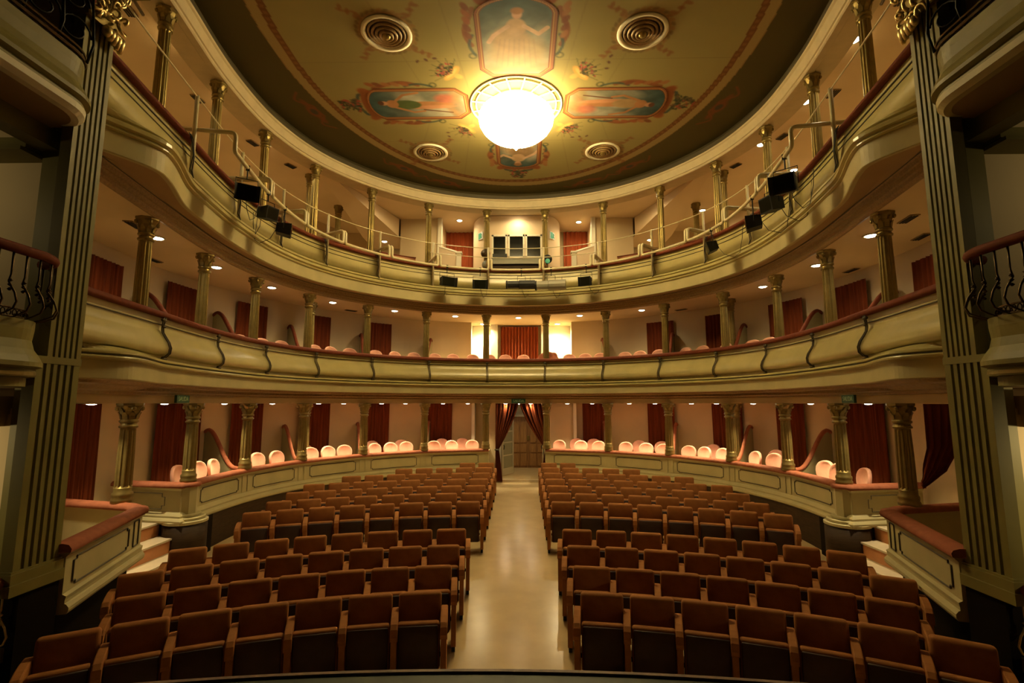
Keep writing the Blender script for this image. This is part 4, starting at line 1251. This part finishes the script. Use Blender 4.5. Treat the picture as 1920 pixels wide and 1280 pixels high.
def make_pchair():
    t = bpy.data.objects.new('box_chair', None); COL.objects.link(t)
    for k, (me, mm) in CD.items(): ob(k, me, None, t)
    ob('back_support', STILE, None, t)
    for x, y in ((-.17, -.38), (.17, -.38), (-.17, -.08), (.17, -.08)):
        l = ob('leg', LEG, None, t); l.location = (x, y, 0)
    return t
pc = None
def put_chairs(ts, d, z, lab, grp, jit=.12):
    global pc
    n_ = len(ts); nl = sum(1 for t in ts if t < 7.5)
    for i, t_ in enumerate(ts):
        if pc is None: pc = t = make_pchair()
        else: t = copy_tree(pc)
        t.location = O(t_, d + random.uniform(-.04, .04), z)
        t.rotation_euler = (0, 0, face_rz(t_) + random.uniform(-jit, jit) * 2)
        w_ = (f'{ORD[i + 1]} from the left' if i < nl and i < 21 else f'{ORD[n_ - i]} from the right')
        tag(t, lab + ', ' + w_, 'chair', grp)
L1C = [2.28, 2.66, 2.81, 3.59, 3.81, 4.38, 4.63, 4.85, 5.32, 5.56, 5.80, 6.23, 6.49, 6.81, 8.17, 8.51, 8.76, 9.18, 9.49, 9.74, 10.18, 10.39, 10.61, 11.12, 11.41, 12.23, 12.44, 12.78]
L1C = [2.28, 2.62, 2.84, 3.56, 3.83, 4.36, 4.62, 4.86, 5.31, 5.56, 5.81, 6.22, 6.49, 6.81, 8.17, 8.50, 8.77, 9.18, 9.49, 9.75, 10.15, 10.39, 10.64, 11.12, 11.41, 12.20, 12.44, 12.80]
put_chairs(L1C, .56, .80, 'pink velvet chair with rounded back, front line of the ground-floor boxes', 'pink chairs in the ground-floor boxes')
L1B = [4.47, 5.41, 5.82, 6.40, 6.70, 8.38, 8.63, 9.28, 9.60, 10.32, 11.18]
put_chairs(L1B, 1.18, .82, 'shaded pink chair behind the front line on the ground floor', 'rear pink chairs in the ground-floor boxes')
L2C = [2.84, 3.24, 3.59, 3.86, 4.38, 4.63, 4.91, 5.31, 5.61, 5.90, 6.23, 6.51, 6.81, 7.08, 7.33, 7.61, 8.33, 8.58, 8.81, 9.18, 9.42, 9.71, 10.12, 10.39, 10.72, 11.12, 11.39]
put_chairs(L2C, .68, 3.58, 'pink velvet chair top showing over the rail of the first balcony', 'pink chairs on the first balcony')
# one chair in each side box
for s, nm in ((-1, 'left'), (1, 'right')):
    t = copy_tree(pc); t.location = (s * 5.35, 5.75, .76); t.rotation_euler = (0, 0, s * -1.1)
    tag(t, f'pink velvet chair inside the {nm} side box behind the pilaster', 'chair', 'chairs in the side boxes')
# draped heap on a balcony seat
V = []; F = []
mb = MB()
bmh = bmesh.new(); bmesh.ops.create_icosphere(bmh, subdivisions=4, radius=1)
for v in bmh.verts:
    k = 1 + .12 * math.sin(v.co.x * 7) * math.cos(v.co.y * 5 + v.co.z * 4)
    v.co = Vector((v.co.x * .36 * k, v.co.y * .2 * k, (v.co.z * .34 * k) if v.co.z > 0 else v.co.z * .64))
me = bpy.data.meshes.new('cloth'); bmh.to_mesh(me); bmh.free(); me.polygons.foreach_set('use_smooth', [True] * len(me.polygons))
o = ob('draped_cloth', me, 'pink_rail'); o.location = (1.05, 16.55, 4.22)
tag(o, 'crumpled brown cloth heaped beside the right centre column of the first balcony', 'cloth')

# gallery benches
for k, (a, b) in enumerate([(i + .03, i + .97) for i in (3, 4, 5, 9, 10, 11)]):
    bt = thing('gallery_bench', f'orange wooden bench behind the gallery rail, {side_ord(k + 1, 6)}', 'bench', group='wooden gallery benches')
    sw('back_board', [(1.2, 6.7), (1.2, 7.70), (1.24, 7.70), (1.24, 6.7)], a, b, 'bench', bt, closed=True)
    sw('seat_board', [(.8, 7.02), (.8, 7.08), (1.2, 7.08), (1.2, 7.02)], a, b, 'bench', bt, closed=True)
    sw('top_cap', [(1.17, 7.70), (1.17, 7.73), (1.26, 7.73), (1.26, 7.70)], a, b, 'red_rail', bt, closed=True)
    for q in (a + .02, b - .05):
        sw('support', [(.85, 6.25), (.85, 7.02), (1.2, 7.02), (1.2, 6.25)], q, q + .03, 'bench', bt, closed=True)

# stair balustrades in the gallery
for s, nm in ((-1, 'left'), (1, 'right')):
    t = thing('stair_balustrade', f'sloping cream stair balustrade beside the {nm} gallery doorway', 'balustrade', group='gallery stair balustrades')
    V, F = poly_sweep([(-.04, 6.3), (-.04, 7.0), (.04, 7.0), (.04, 6.3)], [(s * 2.75, 17.2), (s * 1.98, 16.75)])
    V = [(x, y, z if z < 6.5 else (8.35 if i < 4 else 7.98)) for i, (x, y, z) in enumerate(V)]
    MB().add(V, F).build('balustrade_wall', 'cream_light', t)
    MB().tube([(s * 2.75, 17.2, 8.37), (s * 1.98, 16.75, 8.0)], .05, 6).build('coping', 'white', t)
    MB().box(min(s * 1.9, s * 2.06), max(s * 1.9, s * 2.06), 16.67, 16.83, 6.25, 7.97).box(min(s * 1.87, s * 2.09), max(s * 1.87, s * 2.09), 16.64, 16.86, 7.97, 8.03).build('newel_post', 'white', t)
    tag(MB().box(min(s * 2.66, s * 2.80), max(s * 2.66, s * 2.80), 17.15, 17.35, 6.25, 9.42).build(f'trim_pier_{nm}', 'white'), kind='structure')

# sound desk and laptop in the centre of the gallery
t = thing('sound_desk', 'grey sound desk on a dark stand in the centre of the gallery', 'desk', (0, 16.0, 6.27))
MB().box(-.80, .86, -.1, .5, 1.10, 1.30).build('desk_top', 'grey', t); MB().box(-.78, .84, .0, .45, 0, 1.10).build('stand', 'dark_wood', t)
MB().box(-.78, -.30, .1, .4, 1.30, 1.50).build('amplifier', 'black', t); MB().box(.15, .86, .1, .4, 1.30, 1.37).build('mixer', 'black', t)
MB().box(-.28, .12, .1, .4, 1.31, 1.36).build('script_tray', 'white', t)

# safety rail and lighting tube frames on the gallery front
DP = -.50
sr = thing('safety_rail', 'thin cream safety rail on posts running along the gallery front', 'railing')
pts = [(-4.55, 4.9, 7.75)] + [O(t, -.56, 7.72) for t in np.arange(.3, 14.71, .1)] + [(4.55, 4.9, 7.75)]
rz_ = [7.45 + .30 * smoothstep(3.0, .3, min(i, len(pts) - 1 - i) * .1) for i in range(len(pts))]
MB().tube([(p[0], p[1], 7.72) for p in pts], .013, 6).build('top_rail', 'tube', sr, True)
for k, t in enumerate(range(1, 15)):
    MB().tube([O(t, -.56, 6.39), O(t, -.56, 7.74)], .033, 8).build('post', 'tube', sr, True)
sec = MB(); pts = [O(t, -.56, 7.42) for t in np.arange(5.95, 9.1, .1)]
MB().tube(pts, .012, 6).build('middle_rail', 'tube', sr, True)
def round_path(pts, r=.08, n=4):
    P = [Vector(p) for p in pts]; out = [P[0]]
    for i in range(1, len(P) - 1):
        a = (P[i - 1] - P[i]); b = (P[i + 1] - P[i])
        ra = min(r, a.length * .45); rb = min(r, b.length * .45)
        p0 = P[i] + a.normalized() * ra; p2 = P[i] + b.normalized() * rb
        for q in range(n + 1):
            u = q / n; out.append(p0 * (1 - u) ** 2 + P[i] * 2 * u * (1 - u) + p2 * u * u)
    out.append(P[-1]); return out
for t in range(1, 14):
    d_in, d_out, zl, zh = -.38, -1.15, 6.87, 7.19
    e0, e1 = t + .03, t + .97
    if t in (1, 13):
        pass
    g = arc_t(t + .5, .06)
    base = [O(e0 - g * .2, d_in + .05, zh), O(e0, d_out, zh), O(e0, d_out, zl)] + [O(e0 + (e1 - e0) * q, d_out, zl) for q in np.linspace(.04, .96, 9)] + [O(e1, d_out, zl), O(e1, d_out, zh), O(e1 + g * .2, d_in + .05, zh)]
    fr = thing('lighting_bar', f'bent cream tube frame for stage lights on the gallery front, {side_ord(t, 13)}', 'lighting bar', group='bent lighting bars on the gallery front')
    MB().tube(round_path(base, .09), .036, 8).build('bent_tube', 'tube', fr, True)

# stage lights
def spot_lamp(t, d, z, size, rx, rz, label, kind='box'):
    w_, h_, l_ = size
    root = thing('stage_light', label, 'stage light', O(t, d, z), face_rz(t) + rz, 'stage lights on the gallery front')
    top = 6.88 - z
    # local -Y points to the hall
    def rot(p):
        y, z_ = p[1], p[2]; c, s_ = math.cos(rx), math.sin(rx)
        return (p[0], y * c - z_ * s_, y * s_ + z_ * c)
    yk = MB().tube([(-w_ / 2 - .02, 0, 0), (-w_ / 2 - .02, 0, h_ * .5 + .12), (w_ / 2 + .02, 0, h_ * .5 + .12), (w_ / 2 + .02, 0, 0)], .008, 6)
    yk.tube([(0, 0, h_ * .5 + .12), (0, 0, top - .02)], .012, 6).box(-.03, .03, -.03, .03, top - .05, top + .03)
    yk.build('yoke', 'black', root)
    if kind == 'box':
        bd = MB(); m_ = 'black'
        V = [(-w_ * .42, l_ / 2, -h_ * .38), (w_ * .42, l_ / 2, -h_ * .38), (w_ * .42, l_ / 2, h_ * .38), (-w_ * .42, l_ / 2, h_ * .38), (-w_ / 2, -l_ / 2, -h_ / 2), (w_ / 2, -l_ / 2, -h_ / 2), (w_ / 2, -l_ / 2, h_ / 2), (-w_ / 2, -l_ / 2, h_ / 2)]
        bd.add([rot(v) for v in V], [(0, 1, 2, 3), (7, 6, 5, 4), (0, 4, 5, 1), (1, 5, 6, 2), (2, 6, 7, 3), (3, 7, 4, 0)])
        bd.build('housing', m_, root)
        fn = MB()
        for k in range(5):
            y = -l_ * .3 + l_ * .15 * k
            V = [(-w_ * .46, y, h_ * .44), (w_ * .46, y, h_ * .44), (w_ * .46, y + .02, h_ * .50), (-w_ * .46, y + .02, h_ * .50)]
            fn.add([rot(v) for v in V], [(0, 1, 2, 3)])
        fn.build('cooling_fins', 'grey', root)
        V = [(-w_ * .44, -l_ / 2 - .006, -h_ * .42), (w_ * .44, -l_ / 2 - .006, -h_ * .42), (w_ * .44, -l_ / 2 - .006, h_ * .42), (-w_ * .44, -l_ / 2 - .006, h_ * .42)]
        MB().add([rot(v) for v in V], [(0, 1, 2, 3)]).build('lens', 'glass', root)
    else:
        m_ = 'black' if kind == 'profile' else 'grey'
        MB().tube([(-l_ / 2, 0, 0), (-l_ * .1, 0, 0), (-l_ * .08, 0, 0), (l_ / 2, 0, 0)], [h_ * .42, h_ * .42, h_ * .5, h_ * .5], 12).build('barrel', m_, root, False)
        MB().tube([(-l_ / 2 - .01, 0, 0), (-l_ / 2 - .06, 0, 0)], [h_ * .48, h_ * .46], 12).build('rear_cap', 'black', root)
    if kind == 'box' and size[0] > .28:
        for q in (-1, 1):
            V = [(q * w_ / 2, -l_ / 2, -h_ / 2), (q * w_ / 2, -l_ / 2, h_ / 2), (q * (w_ / 2 + .04), -l_ / 2 - .08, h_ / 2), (q * (w_ / 2 + .04), -l_ / 2 - .08, -h_ / 2)]
            MB().add([rot(v) for v in V], [(0, 1, 2, 3)]).build('barn_door', 'black', root)
    cb = MB(); a = rot((0, l_ / 2, 0))
    cb.tube([a, (.05, .25, -.20), (.12, .45, -.30), (.2, .55, -.22), (.26, .60, .1), (.28, .62, .4)], .006, 5)
    cb.build('cable', 'cable', root, True)
    return root
SP = [(1.32, -1.15, 6.36, (.30, .24, .34), .25, -1.15, 'box', 'large black box spotlight with vents, leftmost on the gallery front'),
      (1.92, -1.15, 6.40, (.26, .22, .30), .15, -.5, 'box', 'black box spotlight, second of the three on the left gallery front'),
      (2.38, -1.15, 6.36, (.26, .22, .28), .10, .35, 'box', 'black box spotlight, third of the three on the left gallery front'),
      (6.17, -1.15, 6.36, (.42, .24, .24), .15, .15, 'box', 'black floodlight hanging left of the centre, farther from the middle'),
      (6.81, -1.15, 6.34, (.38, .24, .24), .15, -.1, 'box', 'black floodlight hanging just left of the centre post'),
      (7.61, -1.15, 6.36, (.2, .24, .82), 0, .03, 'profile', 'long black profile spotlight hung sideways under the sound desk'),
      (8.19, -1.15, 6.32, (.2, .28, .86), 0, .06, 'grey', 'long grey profile spotlight hung right of the centre'),
      (8.87, -1.15, 6.34, (.30, .24, .26), .15, .0, 'box', 'small black floodlight right of the centre'),
      (11.64, -1.15, 6.40, (.26, .22, .22), .3, -.4, 'box', 'black spotlight with open barn doors on the right gallery front'),
      (12.84, -1.15, 6.30, (.28, .24, .28), .1, -.35, 'box', 'black box spotlight, third from the right on the gallery front'),
      (13.4, -1.15, 6.30, (.28, .24, .30), .15, .45, 'box', 'black box spotlight, second from the right on the gallery front'),
      (13.8, -1.15, 6.34, (.32, .26, .34), .2, 1.0, 'box', 'large black box spotlight, rightmost on the gallery front')]
for (t_, d, z, sz, rx, rz, kd, lb) in SP: spot_lamp(t_, d, z + .05, (sz[0], sz[1] * 1.15, sz[2]), rx, rz, lb, kd)
# round parcans strapped to the two centre columns
for (t_, z, lb, mm) in ((6.97, 7.62, 'round wire fan strapped to the left centre gallery column, upper', 'iron'), (6.99, 7.25, 'small bowl-shaped lamp on the left centre gallery column, lower', 'grey'), (8.05, 7.42, 'round dark lamp with green gel on the right centre gallery column', 'black')):
    p = O(t_, -.22, z)
    r_ = thing('clamp_lamp', lb, 'lamp', p)
    MB().tube([(0, .06, 0), (0, -.02, 0), (0, -.10, 0)], [.06, .12, .15], 14).build('shade', mm, r_, True)
    MB().tube([(.0, .05, 0), (0, .12, 0), (0, .12, -.1)], .02, 6).build('clamp', 'black', r_)
    if mm == 'black': MB().tube([(0, -.101, -.06), (0, -.106, -.06)], [.08, .08], 12).build('gel', 'greenlit', r_)
# hanging cables at posts
for t_ in (1, 2, 3, 4, 5, 12, 13, 14, 11, 10):
    mb = MB()
    for q in range(2):
        g = arc_t(min(t_, 13.9), .05 + .05 * q) * (1 if t_ < 7 else -1)
        mb.tube([O(t_ - g, -.53, 7.06), O(t_ - g, -.57, 6.98), O(t_ - g * .6, -.60, 6.7), O(t_ - g * 1.3, -.60, 6.45), O(t_, -.60, 6.36)], .008, 5)
    sd = 'left' if t_ < 7.5 else 'right'
    tag(mb.build('cable', 'cable', None, True), f'black cables hanging down the gallery front by the {ORD[t_ if t_ < 7.5 else 15 - t_]} post from the {sd}', 'cable', 'black cables on the gallery front')
for s, nm in ((-1, 'left'), (1, 'right')):
    mb = MB().tube([(s * 4.30, 4.95, 7.9 if False else 7.45), (s * 4.50, 5.4, 7.68), (s * 4.62, 5.7, 7.74)], .022, 6)
    tag(mb.build('conduit', 'iron', None, True), f'bronze pipe bridging the {nm} pilaster console and the gallery rail', 'pipe')

# dark vents in the gallery ceiling
for i, (t_, d, z, w_, l_) in enumerate([(1.2, .8, 9.415, .16, .3), (2.46, .95, 9.415, .16, .3), (3.37, .95, 9.415, .16, .3), (3.99, 1.0, 9.415, .16, .3), (5.9, .45, 9.415, .14, .55), (9.12, .45, 9.415, .14, .55), (10.9, 1.0, 9.415, .16, .3), (11.66, .95, 9.415, .16, .3), (12.5, .95, 9.415, .16, .3), (13.8, .8, 9.415, .16, .3)]):
    r_ = thing('air_grille', f'dark slotted air grille in the gallery ceiling, {side_ord(i + 1, 10)}', 'vent', O(t_, d, z), face_rz(t_), 'air grilles of the gallery ceiling')
    MB().box(-l_ / 2, l_ / 2, -w_ / 2, w_ / 2, -.02, 0).build('grille_frame', 'frieze', r_)
    for k in range(4): MB().box(-l_ / 2 + .01, l_ / 2 - .01, -w_ / 2 + .012 + k * w_ / 4, -w_ / 2 + .030 + k * w_ / 4, -.032, -.02).build('slat', 'black', r_)
for i, (t_, d) in enumerate(((1.15, .05), (2.2, .9), (5.0, .75), (9.98, .75), (12.3, 1.0), (13.35, .9), (13.85, .2))):
    r_ = thing('air_grille', f'thin dark air grille under the gallery floor, {side_ord(i + 1, 7)}', 'vent', O(t_, d + .3, Z2 - .001), face_rz(t_), 'air grilles of the balcony ceiling')
    MB().box(-.18, .18, -.07, .07, -.015, 0).build('grille_frame', 'frieze', r_)
    for k in range(3): MB().box(-.16, .16, -.05 + k * .04, -.03 + k * .04, -.024, -.015).build('slat', 'black', r_)

# ================================================================== EXIT SIGNS
def text_mesh(txt, size, ext=.002):
    cu = bpy.data.curves.new('txt', 'FONT'); cu.body = txt; cu.size = size; cu.extrude = ext; cu.align_x = 'CENTER'; cu.align_y = 'CENTER'
    o = bpy.data.objects.new('txt', cu); COL.objects.link(o)
    dg = bpy.context.evaluated_depsgraph_get()
    me = bpy.data.meshes.new_from_object(o.evaluated_get(dg))
    bpy.data.objects.remove(o)
    for v in me.vertices: v.co = Vector((v.co.x, -v.co.z, v.co.y))
    return me
TX = text_mesh('SALIDA', .105)
for i, (t_, d) in enumerate(((1.56, -.20), (7.54, -.20), (13.44, -.20))):
    r_ = thing('exit_sign', f"dark green sign reading SALIDA under the first balcony, {['by the left columns', 'over the centre doorway', 'by the right columns'][i]}", 'sign', O(t_, d, 2.92), face_rz(t_), 'SALIDA exit signs')
    MB().box(-.21 if i != 1 else -.22, .21 if i != 1 else .22, -.02, .02, -.065, .065).build('sign_plate', 'greenbox', r_)
    tx = ob('lettering', TX, 'signtext', r_); tx.location = (0, -.022, 0)
    if i != 1: tx.scale = (.95, 1, 1)
for s, nm in ((-1, 'left'), (1, 'right')):
    r_ = thing('exit_sign', f'small lit green running-man sign on the curved wall, {nm} of the control room', 'sign', (s * 1.26, 17.05, 8.70), s * .9, 'gallery pictogram signs')
    MB().box(-.13, .13, -.015, .015, -.13, .13).build('sign_plate', 'signwhite', r_)
    MB().box(-.11, .02, -.022, -.015, -.11, .11).build('green_field', 'greenlit', r_)
    mb = MB().tube([(.06, -.02, .08), (.055, -.02, .0), (.09, -.02, -.09)], .014, 5).tube([(.055, -.02, .0), (.02, -.02, -.08)], .014, 5).tube([(.02, -.02, .04), (.1, -.02, .03)], .011, 5)
    mb.build('pictogram', 'greenlit', r_)

# ================================================================== CHANDELIER
cx, cy = .06, 10.82
ch = thing('chandelier', 'huge blazing crystal chandelier with pointed tip, hanging from the painted ceiling', 'chandelier', (cx, cy, ZC))
MB().lathe([(.0, 0), (.62, 0), (.62, -.10), (.50, -.12), (.15, -.16)], 36).build('crown_plate', 'white', ch, True)
prof = [(.50, -.08), (.66, -.14), (.76, -.24), (.79, -.35), (.77, -.47), (.70, -.60), (.58, -.72), (.43, -.81), (.28, -.87), (.18, -.90), (.14, -.94), (.11, -1.00), (.06, -1.05), (.005, -1.07)]
prof = [(r * 1.07, z) for r, z in prof]
MB().lathe(prof, 36).build('crystal_bowl', 'crystal', ch, True)
mb = MB()
for k in range(48):
    a = 2 * math.pi * k / 48
    mb.tube([((r + .012) * math.cos(a), (r + .012) * math.sin(a), z) for r, z in prof[1:10]], .010, 4)
tag(mb.build('crystal_strands', 'crystal', ch), kind='stuff')
tag(MB().lathe([(.01, -1.045), (.03, -1.06), (.035, -1.08), (.02, -1.10), (.004, -1.12)], 12).build('finial', 'crystal', ch, True), 'pointed crystal drop')
rose = thing('ceiling_rose', 'gilded ring with spokes on the ceiling round the chandelier', 'ceiling rose', (cx, cy, ZC))  # gilding coloured pale to imitate the chandelier's glow on rings and spokes
mb = MB()
mb.tube([(1.05 * math.cos(a), 1.05 * math.sin(a), -.012) for a in np.linspace(0, 2 * math.pi, 65)], .022, 8, False)
mb.build('outer_ring', 'white', rose, True)
mb = MB(); mb.tube([(.93 * math.cos(a), .93 * math.sin(a), -.02) for a in np.linspace(0, 2 * math.pi, 65)], .018, 6, False); mb.build('inner_ring', 'white', rose, True)
for k in range(16):
    a = 2 * math.pi * (k + .5) / 16
    MB().tube([(.6 * math.cos(a), .6 * math.sin(a), -.02), (1.03 * math.cos(a), 1.03 * math.sin(a), -.03)], .016, 6).build('spoke', 'white', rose)

# ================================================================== DOWNLIGHTS
LR = MB().lathe([(.075, 0), (.10, -.004), (.10, -.012), (.075, -.014), (.07, -.004)], 20); LRm = mesh('lamp_rim', LR.V, LR.F, True); LRm.materials.append(M['white'])
LL = MB().lathe([(.07, -.006), (.06, -.018), (.03, -.026), (.002, -.028)], 18); LLm = mesh('lamp_lens', LL.V, LL.F, True); LLm.materials.append(M['lens'])
def downlight(x, y, z, e, label, grp, ang=95, blend=.9, col=(1, .79, .44), scale=1.25):
    r_ = thing('downlight', label, 'ceiling light', (x, y, z), 0, grp)
    ob('lamp_rim', LRm, None, r_); ob('lamp_lens', LLm, None, r_)
    r_.scale = (scale,) * 3
    ld = bpy.data.lights.new('downlight_lamp', 'SPOT'); ld.energy = e; ld.color = col; ld.spot_size = math.radians(ang); ld.spot_blend = blend; ld.shadow_soft_size = .05
    lo = bpy.data.objects.new('downlight_lamp', ld); lo.location = (0, 0, -.04); lo.parent = r_; COL.objects.link(lo)
    return r_
D1 = [.81, 1.78, 2.78, 3.6, 4.35, 4.74, 5.35, 5.73, 6.33, 6.72, 7.33, 7.73, 8.32, 8.71, 9.30, 9.71, 10.29, 10.68, 11.27, 12.25, 13.22]
for i, t_ in enumerate(D1):
    x, y, _ = O(t_, .28, 0)
    downlight(x, y, Z1, SPOT1 * (.2 if 7 < t_ < 8 else 1 if 2 < t_ < 13 else .55), f'round recessed downlight over the ground-floor boxes, {side_ord(i + 1, len(D1))}', 'ground-floor downlights', 160 if 7 < t_ < 8 else 86, .8, (1, .80, .48), .9)
D2 = [1.36, 2.4, 3.4, 4.45, 5.4, 6.45, 7.5, 8.5, 9.5, 11.5, 12.55, 13.6]
D2P = [(-6.05, 8.16), (-6.16, 10.01), (-5.92, 11.85), (-5.11, 13.68), (-3.7, 15.0), (-1.97, 15.96), (.07, 16.3), (2.05, 15.93), (3.82, 15.02), (6.02, 11.98), (6.22, 10.1), (6.06, 8.26)]
for i, (x, y) in enumerate(D2P):
    downlight(x, y, Z2, SPOT2, f'round downlight in the ceiling of the first balcony, {side_ord(i + 1, 12)}', 'first-balcony downlights', 150, 1)
k3 = (9.42 - 2.85) / (9.16 - 2.85)
D3P = [(-5.88, 7.88), (-6.01, 9.74), (-5.93, 11.51), (-3.69, 14.74), (-1.92, 15.62), (.06, 15.97), (2.03, 15.69), (3.79, 14.78), (6.07, 11.72), (6.17, 9.97), (6.0, 8.15)]
D3B = [(-7.3, 13.4), (-1.97, 16.72), (2.19, 16.94), (6.14, 15.94), (7.6, 13.1)]
for i, (x, y) in enumerate(D3P):
    downlight(.167 + (x - .167) * k3, y * k3, 9.42, SPOT3, f'round downlight close behind the gallery columns, {side_ord(i + 1, 11)}', 'front gallery downlights', 165, 1)
for i, (x, y) in enumerate(D3B):
    downlight(.167 + (x - .167) * k3, y * k3, 9.42, SPOT3 * 1.2, f'round downlight at the back of the gallery ceiling, {side_ord(i + 1, 5)}', 'rear gallery downlights', 165, 1)
for s, nm in ((-1, 'left'), (1, 'right')):
    k8 = (8.75 - 2.85) / (9.16 - 2.85)
    downlight(s * 4.85, 17.7, 8.75, SPOT3 * .8, f'round downlight in the sloping soffit of the {nm} gallery', 'soffit downlights', 130, 1)
# lamps of the centre alcove
for i, x in enumerate((-1.2, 1.45)):
    downlight(x, 17.6, Z2, 520, f"alcove downlight washing the white wall, {['left', 'right'][i]} of the rust curtain", 'alcove downlights', 150, 1, (1, .80, .42))
# lobby ceiling lamp
downlight(.1, 18.2, 2.85, 60, 'round downlight in the lobby beyond the centre doorway', 'lobby downlight', 150, 1, (1, .78, .42))
